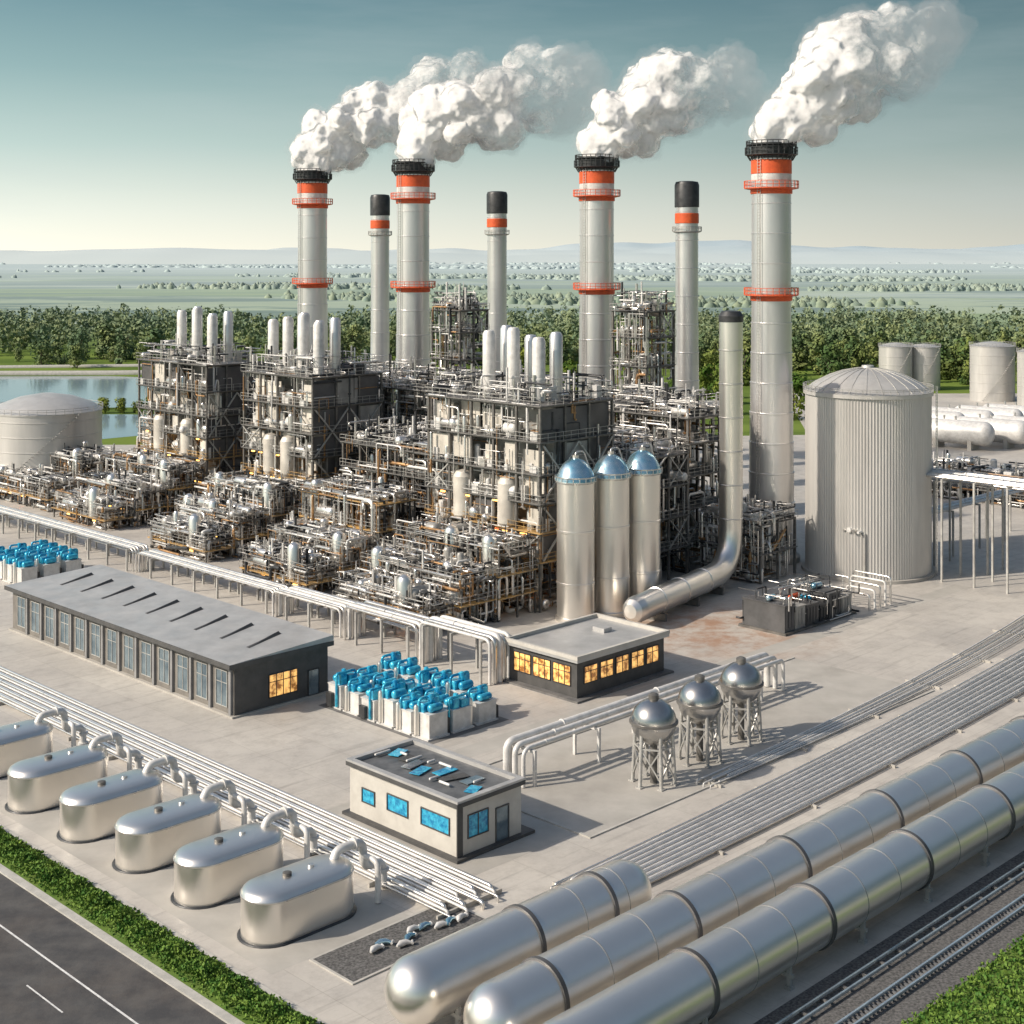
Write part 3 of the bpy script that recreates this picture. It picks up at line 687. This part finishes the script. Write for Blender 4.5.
def module(name, label, cat, u0, w0, Lu, Lw, H, lv, seed, core=False, npipe=120, vents=0, amber=True, grp='steel process modules', rmax=.3, topclut=10, braceright=True, fine=False, rail=None, drums=0):
    r = random.Random(seed); t = thing(name, label, cat, W(u0, w0), A45, grp)
    sp_ = 3.2 if fine else 4.5; cw = .22 if fine else .34
    nx = max(1, round(Lu/sp_)); ny = max(1, round(Lw/sp_)); X = [Lu*i/nx for i in range(nx+1)]; Y = [Lw*i/ny for i in range(ny+1)]
    m = MB()
    for x in X:
        for y in Y:
            if core and 0 < x < Lu-.1 and 0 < y < Lw-.1: continue
            m.bb(x, y, 0, cw, cw, H)
    for z in lv+[H]:
        for x in X: m.box(x-cw*.35, -.15, z-.36, x+cw*.35, Lw+.15, z-.13)
        for y in Y: m.box(-.15, y-cw*.34, z-.35, Lu+.15, y+cw*.34, z-.135)
    Z = [0]+lv+[H]
    for i in range(len(Z)-1):
        for j in range(ny):
            if r.random() < .16: m.beam((-.05, Y[j], Z[i]), (-.05, Y[j+1], Z[i+1]-.3), .08)
    part(t, 'steel_frame', m, FRAME)
    if core:
        for i in (1, 3):
            a, b = Z[i]+.1, Z[i+2]-.5
            for (p0, p1) in ((.3, Lu*.5), (Lu*.5, Lu-.3)):
                m = MB(); m.beam((p0, -.3, a), (p1, -.3, b), .16); m.beam((p1, -.33, a), (p0, -.33, b), .16)
                part(t, 'cross_brace', m, FRAMEL)
        for (i, j) in ((1, 0), (3, ny-1)):
            m = MB(); m.beam((-.25, Y[j], Z[i]), (-.25, Y[j+1], Z[i+1]-.3), .12); m.beam((-.27, Y[j+1], Z[i]), (-.27, Y[j], Z[i+1]-.3), .12)
            part(t, 'cross_brace', m, FRAMEL)
    elif braceright and H > 10:
        for i in range(1, len(Z)-1, 2):
            m = MB(); j = r.randrange(nx); a, b = (Z[i], Z[i+1]-.3)
            m.beam((X[j], -.25, a), (X[j+1], -.25, b), .12); m.beam((X[j+1], -.27, a), (X[j], -.27, b), .12)
            part(t, 'cross_brace', m, FRAMEL)
    for z in lv+[H]:
        if z == H and not core and H < 9.5: continue
        part(t, 'deck', MB().box(-.5, -.5, z-.13, Lu+.1, Lw+.3, z), AMBERDECK if (amber and z < 12.5) else DECK)
    if H > 3:
        m = MB(); ma = MB()
        for z in lv+[H]:
            tgt = ma if (core and z < 12) else m
            ed = [((-.5, -.5), (-.5, Lw+.3)), ((-.5, -.5), (Lu+.1, -.5))]
            if z == H: ed += [((Lu+.1, -.5), (Lu+.1, Lw+.3)), ((-.5, Lw+.3), (Lu+.1, Lw+.3))]
            for (a, b) in ed:
                for h in (.6, 1.15): tgt.beam((*a, z+h), (*b, z+h), .04)
                L = math.dist(a, b); n = int(L/1.5)
                for k in range(n+1):
                    f = k/n; q = (a[0]+(b[0]-a[0])*f, a[1]+(b[1]-a[1])*f); tgt.beam((*q, z), (*q, z+1.15), .035)
        part(t, 'railing', m, rail or FRAMEL)
        if ma.v: part(t, 'amber_railing', ma, AMBERDECK)
    s, wt, cp, dk = MB(), MB(), MB(), MB()
    if core:
        zc = lv[0]
        part(t, 'grey_cladding', MB().box(3.2, .35, zc, 3.5, Lw-.3, H-.5), MIDCLAD)
        part(t, 'cladding', MB().box(3.5, .35, zc, Lu-.3, Lw-.3, H-.5), CLAD)
        bx = MB()
        for i in range(len(Z)-1):
            for j in range(ny):
                y0, y1 = Y[j]+.3, Y[j+1]-.3; k = r.random()
                if Z[i] < lv[0]: continue
                dpt = r.choice((.4, 1.0, 2.0))
                if k < .5:
                    wd = r.choice((1, 1, .6)); part(t, 'pale_panel', MB().box(dpt, y0, Z[i]+r.choice((.05, .8)), dpt+.15, y0+(y1-y0)*wd, Z[i+1]-r.choice((.6, .9, 1.4))), PANEL)
                elif k < .56: part(t, 'dark_panel', MB().box(dpt, y0, Z[i]+.1, dpt+.15, y1, Z[i+1]-.6), CLAD)
                elif k < .82: part(t, 'drum', MB().capsule((1.4, (y0+y1)/2, Z[i]+1.3), .95, 1.6, 'y', 14), SILVER if k < .7 else WHITE)
                for q in range(3):
                    h = r.uniform(.5, 2.2); bx.bb(r.uniform(.2, 2.4), r.uniform(y0, y1), Z[i], r.uniform(.4, .9), r.uniform(.4, 1.2), h)
        part(t, 'equipment', bx, WHITE, kind='stuff')
        for j in (1, ny-2):
            y = (Y[j]+Y[j+1])/2; z = lv[1]
            part(t, 'pale_vessel', MB().lathe_at((.6, y, z-2.5), [(.01, 0), (.8, 2.0), (1.5, 3), (1.5, 8.6), (1.1, 9.3), (.01, 9.6)], 20), PANEL)
        for i in range(1, len(Z)-1):
            for j in range(nx):
                if r.random() < .6: part(t, 'side_panel', MB().box(X[j]+.25, .05, Z[i]+.1, X[j+1]-.25, .2, Z[i+1]-.6), CLAD if r.random() < .6 else MIDCLAD)
        pipes_in([s, wt, s, wt, cp], r, (-.4, 0, lv[0], 2.6, Lw, H), npipe, .05, rmax*.7)
        pipes_in([s, dk, dk, cp], r, (0, -.5, 0, Lu, .3, H), npipe//4, .06, rmax*.7)
        pipes_in([s, wt, cp, dk], r, (0, 0, .3, Lu, Lw, lv[0]), npipe, .06, rmax)
    else:
        ms = [s, wt, s, s, s, cp, dk, dk] if fine else [s, wt, s, s, s, cp, dk]
        pipes_in(ms, r, (0, 0, .3, Lu, Lw, H+1.2), npipe, .05, rmax)
        pipes_in([s, wt, s, s, cp, dk], r, (-.6, 0, .3, .8, Lw, H+.5), npipe//2, .05, rmax)
    vs = MB(); pv = MB()
    for z in [0]+lv+([H] if not core else []):
        for k in range(int(Lw*max(Lu, 6)/((26 if fine else 30) if not core else 60))+2):
            x = r.uniform(.8, Lu-.8) if not core else r.uniform(.3, 2.4); y = r.uniform(1.5, Lw-1.5); q = r.random(); tg = r.choice((vs, vs, vs, pv))
            if q < .5: rr = r.uniform(.4, .9); tg.capsule((x, y, z+.3+rr), rr, r.uniform(1.2, 3.6), r.choice('xyy'), 14)
            elif q < .85: rr = r.uniform(.3, .7); h = r.uniform(1.4, 2.8); tg.lathe_at((x, y, z), [(rr, 0), (rr, h), (rr*.7, h+.3), (.01, h+.4)], 14)
            else: tg.bb(x, y, z, r.uniform(.8, 1.6), r.uniform(.8, 1.8), r.uniform(.7, 1.6))
    part(t, 'silver_vessels', vs, SILVER, kind='stuff')
    if pv.v: part(t, 'pale_vessels', pv, MIDCLAD if fine else WHITE, kind='stuff')
    for k in range(drums):
        y = Lw*(k+.6)/(drums+.2); z = r.choice([0]+lv)+1.25
        if k % 2: q = MB().capsule((r.uniform(.3, 1.0), y, z+.1), 1.0, 3.0, 'y', 18)
        else: q = MB().lathe_at((r.uniform(.5, 1.2), y, z-1.2), [(1.05, 0), (1.05, 4.4), (.8, 4.9), (.3, 5.2), (.01, 5.25)], 18)
        part(t, 'process_drum', q, (VESSEL, SILVER)[k % 2])
    for k in range(topclut):
        x, y = r.uniform(.4, Lu-.4), r.uniform(.4, Lw-.4); h = r.uniform(1.2, 5.2 if H > 15.5 else 3.2); mm = r.choice((s, wt, dk, s))
        q = r.random()
        if q < .7: mm.tube([(x, y, H-1), (x, y, H+h)], r.uniform(.06, .24), 8)
        elif q < .85: mm.capsule((x, y, H+.8), r.uniform(.35, .7), r.uniform(1, 3), r.choice('xy'), 12)
        else: mm.bb(x, y, H-.1, r.uniform(.6, 1.4), r.uniform(.6, 1.4), h*.5)
    if topclut: pipes_in([s, wt, dk], r, (0, 0, H+.2, Lu, Lw, H+(3.2 if H > 15.5 else 2.0)), topclut*2, .05, .18)
    part(t, 'silver_pipework', s, SILVER, kind='stuff'); part(t, 'pale_pipework', wt, WHITE, kind='stuff')
    part(t, 'copper_pipework', cp, COPPER, kind='stuff') if cp.v else None
    part(t, 'dark_pipework', dk, DARK, kind='stuff') if dk.v else None
    if amber:
        for z in lv[:3]:
            for k in range(max(2, int(Lw/(6 if not core else 3)))):
                y = r.uniform(1, Lw-1); part(t, 'work_lamp', MB().bb(r.choice((-.1, 2.5)), y, z-.62, .14, .9, .2), LAMP)
    for k in range(vents):
        x = 4.0+(k % 2)*3.6; y = Lw*.18+(k//2)*Lw*.22; e = (k % 3)*.6
        v = MB().lathe_at((x, y, H), [(.95, 0), (.95, 3), (1.02, 3.05), (1.02, 3.3), (.95, 3.35), (.95, 8.6+e), (.7, 9.1+e), (.01, 9.2+e)], 20); part(t, 'vent_stack', v, STACK if k % 2 else WHITE)
    return t
LV = [7, 11, 15, 19, 23.5]
module('boiler_block', 'tall steel framed process block with pale panels and vents', 'industrial building', 151, 231.5, 13, 24, 28.5, LV, 11, True, 150, 6, topclut=55)
module('boiler_block', 'tall steel framed process block with white cross braces', 'industrial building', 149, 196.5, 15, 20, 28.5, LV, 12, True, 140, 7, topclut=55)
module('boiler_block', 'tall steel framed process block beside vertical vessels', 'industrial building', 144, 138.5, 15, 23, 28.5, LV, 13, True, 150, 6, topclut=65)
sd = 20
for (u0, w0, lw) in ((143.5, 232, 22), (141.5, 197, 19.5), (139, 167, 19), (136.5, 139, 21)):
    sd += 3
    module('process_module', 'open steel module with amber deck packed with pipework', 'industrial structure', u0, w0, 7, lw, 9.2 if w0 != 167 else 12, [3.2, 6.2] if w0 != 167 else [4, 8], sd, False, 280, topclut=34, fine=True, drums=5)
    module('process_module', 'stepped steel module with pumps and silver pipework', 'industrial structure', u0-6.4, w0+.5, 5.8, lw-1, 6.2, [3.2], sd+1, False, 190, topclut=34, fine=True, drums=5)
    module('process_module', 'low steel skid with pumps and pipes', 'industrial structure', u0-12.2, w0+1.5, 5.2, lw-3, 3.6, [1.9], sd+2, False, 100, topclut=26, fine=True, drums=2)
for k, (u0, w0, lw, h) in enumerate(((148, 219, 11, 6), (146, 188, 7.5, 6), (139, 161, 5, 6))):
    module('process_module', 'low linking pipe module between stepped units', 'industrial structure', u0, w0, 6, lw, h, [3], 50+k, False, 90, amber=False, topclut=14, fine=True)
module('process_module', 'low steel module at the end of the process row', 'industrial structure', 141, 260, 9, 24, 8.2, [2.8, 5.6], 29, False, 260, topclut=46, fine=True, drums=4)
module('process_module', 'stepped steel module with pumps and silver pipework', 'industrial structure', 133, 258, 7, 24, 4.6, [2.4], 39, False, 170, topclut=36, fine=True)
module('process_module', 'steel structure behind the process blocks', 'industrial structure', 152, 165, 13, 27, 18, [4.8, 9.5, 14], 30, False, 300, amber=False, topclut=60)
module('process_module', 'dark steel structure behind the process blocks', 'industrial structure', 168, 166, 12.5, 52, 25.5, [5, 10, 15, 20], 31, False, 440, amber=False, topclut=120)
module('process_module', 'dark steel structure behind the vertical vessels', 'industrial structure', 178, 139.5, 12, 22, 24, [5, 10, 15, 20], 32, False, 360, amber=False, topclut=70)
module('process_module', 'dark steel structure beside the exhaust duct', 'industrial structure', 163, 138.5, 13.5, 23, 19, [4.8, 9.5, 14.3], 33, False, 340, amber=False, topclut=60)
module('process_module', 'low dark steel structure at the chimney foot', 'industrial structure', 179.5, 127, 9, 11, 9, [4.5], 34, False, 190, amber=False, topclut=50)
module('process_tower', 'slender lattice tower enclosing silver process columns', 'industrial tower', 180.5, 194, 7, 7.5, 39, [5, 10, 15, 20, 25, 30, 35], 35, False, 280, amber=False, topclut=26)
module('process_tower', 'slender lattice tower enclosing silver process columns', 'industrial tower', 192, 159.5, 7.5, 7.5, 39.5, [5, 10, 15, 20, 25, 30, 35], 36, False, 280, amber=False, topclut=26)
module('process_module', 'low pipework area beside bullet tanks', 'industrial structure', 268, 108, 14, 50, 5, [2.7], 37, False, 220, amber=False, topclut=40)

# ---------------------------------------------------------------- equipment skids, blue units
def skid(u_, w_, seed, L, B, H, label):
    r = random.Random(seed); t = thing('equipment_skid', label, 'machinery', W(u_, w_), A45, 'dark machinery skids beside the duct')
    part(t, 'base', MB().box(0, 0, 0, L, B, .35), FRAME)
    x = .4; n_ = 0
    while x < L-1:
        l = min(r.uniform(2, 4.5), L-.4-x); h = H*r.uniform(.65, 1.1); m = MB().box(x, .4, .35, x+l-.25, B-.4, h)
        for k in range(int(l/.7)): m.box(x+.15+k*.7, .3, .8, x+.35+k*.7, .4, h-.3)
        m.box(x-.08, .3, h, x+l-.17, B-.3, h+.14); part(t, 'enclosure', m, (CLAD, MIDCLAD, CLAD, DARK)[n_ % 4])
        q = MB().capsule((x+l/2, B*.45, h+.55), .42, min(1.6, l*.5), r.choice('xy'), 14); part(t, 'roof_cylinder', q, (DOMEBLUE, SILVER, ORANGE, BLUE)[n_ % 4])
        x += l; n_ += 1
    m = MB(); pipes_in([m], r, (0, -.4, .4, L, B+.3, H+1.6), 34, .06, .15)
    part(t, 'pipework', m, SILVER, kind='stuff')
    m = MB(); pipes_in([m], r, (0, -.4, .4, L, B+.3, H+1.4), 40, .06, .16); part(t, 'dark_pipework', m, DARK, kind='stuff')
skid(157.5, 107.5, 1, 17, 7.5, 3.6, 'dark irregular machinery enclosures with roof cylinders')
fr = thing('pipe_manifold', 'pale bent pipes rising from the concrete yard', 'pipework', W(177, 107), A45)
for k in range(5):
    m = MB(); m.tube(fillet([(k*1.4, 0, .03), (k*1.4, 0, 2.2+.4*k), (k*1.4, 4+k*.5, 2.2+.4*k), (k*1.4, 4+k*.5, .03)], .5), .16, 10); part(fr, 'pipe', m, WHITE if k % 2 else SILVER)
bu = thing('pump_unit', 'pale grey pump housing topped with bright blue machinery', 'pump', W(99.6, 111.4), A45, 'blue and grey pump units')
m = MB(); m.bb(0, 0, 0, 3.0, 2.5, .2); m.bb(.1, 0, .2, 2.5, 2.1, 2.3); m.bb(.1, 0, 2.5, 2.65, 2.25, .12); part(bu, 'housing', m, WHITE)
m = MB(); m.lathe_at((-1.3, .75, .2), [(.3, 0), (.3, 2.9), (.22, 3.1), (.01, 3.2)], 14); part(bu, 'cylinder', m, VESSEL)
m = MB(); m.capsule((.1, -.55, 3.05), .42, 1.3, 'x', 12); m.bb(-.5, .45, 2.62, 1.1, 1.0, .9); m.bb(.75, .45, 2.62, .8, .9, 1.2)
m.tube(fillet([(-1.1, .6, 2.6), (-1.1, .6, 3.9), (.9, .6, 3.9), (1.55, .6, 3.9), (1.55, .6, .3)], .4), .15, 8)
m.lathe_at((.3, .3, 3.4), [(.28, 0), (.28, .7), (.15, .8)], 10); part(bu, 'blue_machinery', m, BLUE)
m = MB(); m.bb(1.6, -.5, .2, .4, .9, 1.5); part(bu, 'control_box', m, DARK)
r = random.Random(77)
for i in range(6):
    for j in range(3):
        if i == 0 and j == 0: continue
        dup(bu, W(99.6+j*3.5, 111.4+i*2.85), A45+r.choice((0, math.pi)), scale=(1, 1, r.uniform(.8, 1.12)))
rect('pump_pad', 97.5, 108.9, 109.3, 127.6, .036, PADD)
for i in range(3):
    for j in range(4): dup(bu, W(102+i*3.6, 205+j*3.2), A45)

# ---------------------------------------------------------------- buildings
def win(root, axis, fixed, a, b, z0, z1, mat, fmat=FRAMEL, bars=1, name='window', hb=False):
    m = MB(); f = MB()
    def bx(mm, p0, q0, z0_, p1, q1, z1_):
        if axis == 'x': mm.box(fixed-p1, q0, z0_, fixed-p0, q1, z1_)
        else: mm.box(q0, fixed-p1, z0_, q1, fixed-p0, z1_)
    bx(m, .0, a, z0, .03, b, z1); w = part(root, name, m, mat)
    t = .09
    bx(f, 0, a-t, z0-t, .1, a, z1+t); bx(f, 0, b, z0-t, .1, b+t, z1+t); bx(f, 0, a, z0-t, .1, b, z0); bx(f, 0, a, z1, .1, b, z1+t)
    for k in range(bars):
        c = a+(b-a)*(k+1)/(bars+1); bx(f, .03, c-.04, z0, .085, c+.04, z1)
    if hb: bx(f, .03, a, z0+(z1-z0)*.66, .08, b, z0+(z1-z0)*.66+.07)
    part(w, 'frame', f, fmat)
lb = thing('workshop_building', 'long low charcoal building with tall windows and grey roof', 'building', W(88.6, 130.6), A45)
L = 51; B = 12.5
part(lb, 'wall', MB().box(0, 0, 0, B, L, 5.4), BROWNWALL)
part(lb, 'end_wall', MB().box(-.02, -.06, 0, B, 0, 5.4), CHARCOAL)
m = MB(); m.add([(-.9, -.5, 5.4), (B+.5, -.5, 5.9), (B+.5, L+.5, 5.9), (-.9, L+.5, 5.4), (-.9, -.5, 5.85), (B+.5, -.5, 6.5), (B+.5, L+.5, 6.5), (-.9, L+.5, 5.85)],
    [(0, 3, 2, 1), (4, 5, 6, 7), (0, 1, 5, 4), (1, 2, 6, 5), (2, 3, 7, 6), (3, 0, 4, 7)], False)
part(lb, 'roof', m, ROOFL)
m = MB().box(-.97, -.55, 5.35, -.9, L+.5, 5.87); m.box(-.97, -.57, 5.35, B+.5, -.5, 5.87); part(lb, 'fascia', m, CHARCOAL)
for k in range(9):
    y = 3+k*5.3; m = MB(); zr = lambda x: 5.85+(x+.9)*.65/14.9
    m.add([(4, y, zr(4)+.03), (9.5, y+1.6, zr(9.5)+.03), (9.3, y+1.9, zr(9.3)+.35), (4.2, y+.3, zr(4.2)+.1), (9.5, y+2.3, zr(9.5)+.03), (4, y+.6, zr(4)+.03)],
        [(0, 1, 2, 3), (3, 2, 4, 5), (1, 4, 2), (0, 3, 5)], False); part(lb, 'skylight', m, CHARCOAL)
for k in range(13):
    y = 1.3+k*3.85
    win(lb, 'x', 0, y, y+2.0, .9, 4.6, GLASS, FRAMEL, 1, hb=True)
    part(lb, 'pilaster', MB().box(-.3, y-1.05, 0, 0, y-.65, 5.38), ROOF)
win(lb, 'y', -.06, 4.5, 8.2, 1.2, 3.6, AMBER, DARK, 3, hb=True)
win(lb, 'y', -.06, 9.8, 11.2, 0.3, 3, GLASS, DARK, 0, 'door')
part(lb, 'plinth', MB().box(-.5, -.4, 0, B+.3, L+.3, .22), PADM)
ob = thing('site_office', 'small charcoal office with amber lit windows and beige parapet', 'building', W(118.8, 108.6), A45)
L2, B2 = 10.6, 15.2
part(ob, 'wall', MB().box(0, 0, 0, B2, L2, 4.3), CHARCOAL)
m = MB(); m.box(-.5, -.5, 4.3, B2+.4, L2+.4, 4.62); part(ob, 'roof', m, ROOFL)
m = MB(); T = .4
m.box(-.55, -.55, 4.62, B2+.45, -.55+T, 5.05); m.box(-.55, L2+.45-T, 4.62, B2+.45, L2+.45, 5.05); m.box(-.55, -.55+T, 4.62, -.55+T, L2+.45-T, 5.05); m.box(B2+.45-T, -.55+T, 4.62, B2+.45, L2+.45-T, 5.05)
part(ob, 'parapet', m, BEIGE)
for k in range(3): win(ob, 'x', 0, 1+k*3.1, 3.6+k*3.1, 1.5, 3.6, AMBER, DARK, 2, hb=True)
for k in range(5): win(ob, 'y', 0, 1.2+k*2.7, 3.3+k*2.7, 1.7, 3.5, AMBER, DARK, 1, hb=True)
part(ob, 'roof_unit', MB().bb(11, 6, 4.62, 1.4, 1.8, .5), ROOFL)
part(ob, 'plinth', MB().box(-.9, -.9, 0, B2+.8, L2+.8, .25), PADD)
fb = thing('control_office', 'small pale grey office with blue windows and dark recessed roof', 'building', W(80.7, 87), A45)
L3, B3 = 14, 7.4
part(fb, 'wall', MB().box(0, 0, .3, B3, L3, 4.4), BEIGE)
part(fb, 'plinth', MB().box(-.5, -.5, 0, B3+1.2, L3+.5, .3), CHARCOAL)
part(fb, 'roof', MB().box(.3, .3, 4.4, B3-.3, L3-.3, 4.6), ROOFD)
m = MB(); m.box(-.25, -.25, 4.4, B3+.25, .3, 4.95); m.box(-.25, L3-.3, 4.4, B3+.25, L3+.25, 4.95); m.box(-.25, .3, 4.4, .3, L3-.3, 4.95); m.box(B3-.3, .3, 4.4, B3+.25, L3-.3, 4.95); part(fb, 'parapet', m, ROOFL)
m = MB(); m.box(-.29, -.25, 4.4, -.25, L3+.25, 4.75); m.box(-.29, -.29, 4.4, B3+.25, -.25, 4.75); part(fb, 'trim', m, CHARCOAL)
part(fb, 'corner_post', MB().box(-.12, -.12, .3, .5, -.0, 4.4), CHARCOAL)
win(fb, 'x', 0, 1.0, 4.4, 1.9, 3.2, BLUEGL, CHARCOAL, 0); win(fb, 'x', 0, 6.2, 8.8, 1.9, 3.2, BLUEGL, CHARCOAL, 0); win(fb, 'x', 0, 10.6, 12.2, 1.7, 2.8, BLUEGL, CHARCOAL, 0)
win(fb, 'y', 0, 4.4, 5.8, .35, 3.1, GLASS, CHARCOAL, 0, 'door'); win(fb, 'y', 0, 1.2, 3.4, 1.6, 3.4, BLUEGL, CHARCOAL, 1)
r = random.Random(8)
for k in range(8):
    y = 1.5+k*1.58; x = 2.6+r.uniform(0, 2.4); m = MB(); m.M = Matrix.Translation((x, y, 4.66+.012*k)) @ Matrix.Rotation(r.uniform(-.45, .45), 4, 'Z')
    a = r.uniform(.7, 1.5); m.box(-a, -.55, 0, -.04, .5, .06); m.box(.04, -.55, 0, a, .5, .06)
    part(fb, 'solar_panel', m, (BLUEGL, GLASS, CHARCOAL, BLUEGL)[k % 4])
    part(fb, 'roof_pipe', MB().capsule((2.0+r.uniform(0, 3.4), y+.8, 4.84), .12, r.uniform(.6, 1.8), r.choice('xy'), 10), WHITE)
rect('inspection_bed', 62, 75.2, 77.3, 82.2, .036, KERB, .1)
rect('inspection_bed_fill', 62.2, 75, 77.5, 82, .14, GRAVEL)
r = random.Random(12)
for k in range(9):
    t = thing('pipe_fitting', 'pale blue curved pipe fitting lying on dark gravel', 'fitting', W(66+k*.95, 79.7+r.uniform(-.9, .9), .14), A45+r.uniform(-.6, .6), 'fittings lying on the gravel bed')
    m = MB(); m.tube([(-.6, 0, .22), (-.2, .12, .24), (.25, .1, .24), (.6, -.15, .2)], [.08, .24, .2, .09], 12); part(t, 'body', m, DOMEBLUE if k % 2 else WHITE)
    m = MB(); m.tube([(.55, -.25, .2), (.75, .08, .2)], .1, 8); part(t, 'flange', m, WHITE)
def track(w_, label, sleep, gauge, n, sl, smat):
    t = thing('railway_track', label, 'railway track', W(60, w_), A45, 'railway tracks beside the pipelines')
    for o in (-gauge, gauge):
        m = MB(); m.box(0, o-.07, .22, 110, o+.07, .38); m.box(0, o-.04, .16, 110, o+.04, .22); part(t, 'rail', m, RAILB)
    base = None
    for k in range(n):
        x = 18+k*sleep
        if base is None: base = part(t, 'sleeper', MB().box(-.09, -sl, 0, .09, sl, .16), smat); base.location = (x, 0, 0)
        else:
            c = base.copy(); c.parent = t; COL.objects.link(c); c.location = (x, 0, 0)
    t.location.z = .05
track(53.3, 'slim pale blue railway track on dark gravel', 2.4, .4, 30, .42, GRAVEL); track(50.6, 'railway track with closely spaced dark sleepers', .5, .42, 100, .42, SLEEP)

# ---------------------------------------------------------------- light, sky, camera
az = math.radians(251); el = math.radians(34)
wd = bpy.data.worlds.new('World'); scene.world = wd; wd.use_nodes = True; nt = wd.node_tree
bg = nt.nodes['Background']; sky = nt.nodes.new('ShaderNodeTexSky'); sky.sky_type = 'NISHITA'; sky.sun_disc = False
sky.sun_elevation = el; sky.sun_rotation = az; sky.air_density = 1.0; sky.dust_density = 1.5; sky.ozone_density = 1.0; sky.altitude = 0
S = .13
tc = N(nt, 'ShaderNodeTexCoord'); sx = N(nt, 'ShaderNodeSeparateXYZ'); nt.links.new(tc.outputs['Generated'], sx.inputs[0])
rp = N(nt, 'ShaderNodeValToRGB'); nt.links.new(maprange(nt, sx.outputs[2], -.05, .45), rp.inputs[0])
els = [(-.05, (.50, .50, .46)), (.0, (.83, .85, .79)), (.025, (.69, .76, .74)), (.07, (.42, .56, .58)), (.12, (.245, .39, .44)), (.17, (.145, .27, .34)), (.30, (.16, .29, .38)), (.45, (.21, .34, .45))]
cr = rp.color_ramp
while len(cr.elements) < len(els): cr.elements.new(.5)
for e, (z, c) in zip(cr.elements, els): e.position = (z+.05)/.5; e.color = (*c, 1)
warm = mixc(nt, maprange(nt, sx.outputs[0], -1, 1), (1.85/S, 1.74/S, 1.55/S), (.26/S, .27/S, .29/S))
ramp = mixc(nt, 1., rp.outputs[0], warm, 'MULTIPLY')
stv = N(nt, 'ShaderNodeVectorMath', operation='MULTIPLY'); stv.inputs[1].default_value = (1, 1, 7); nt.links.new(tc.outputs['Generated'], stv.inputs[0])
stn = noise(nt, stv.outputs[0], 2.2, 7, .6)
ramp = mixc(nt, maprange(nt, stn, .5, .8, 0, .25), ramp, (.6/S, .66/S, .67/S))
sc = mixc(nt, 1., sky.outputs[0], (1.28, 1.17, 1.02), 'MULTIPLY')
sc = mixc(nt, 1., sc, maprange(nt, sx.outputs[0], -1, 1, 1.35, .65), 'MULTIPLY')
c = mixc(nt, maprange(nt, sx.outputs[2], .22, .5, 0, 1, True), ramp, sc)
nt.links.new(c, bg.inputs[0]); bg.inputs[1].default_value = S
sl = bpy.data.lights.new('sun', 'SUN'); sl.energy = 5.0; sl.angle = math.radians(1.); sl.color = (1, .90, .77)
so = bpy.data.objects.new('sun', sl); COL.objects.link(so)
d = Vector((math.sin(az)*math.cos(el), math.cos(az)*math.cos(el), math.sin(el)))
so.rotation_euler = (-d).to_track_quat('-Z', 'Y').to_euler()
cd = bpy.data.cameras.new('camera'); cam = bpy.data.objects.new('camera', cd); COL.objects.link(cam)
cam.location = (0, 0, 50); cam.rotation_euler = (math.pi/2, 0, 0); cd.sensor_width = 36; cd.lens = 1450/1024*36; cd.shift_y = -262/1024; cd.clip_end = 40000; cd.clip_start = 1
scene.camera = cam
scene.view_settings.view_transform = 'Standard'; scene.view_settings.look = 'None'; scene.view_settings.exposure = 0
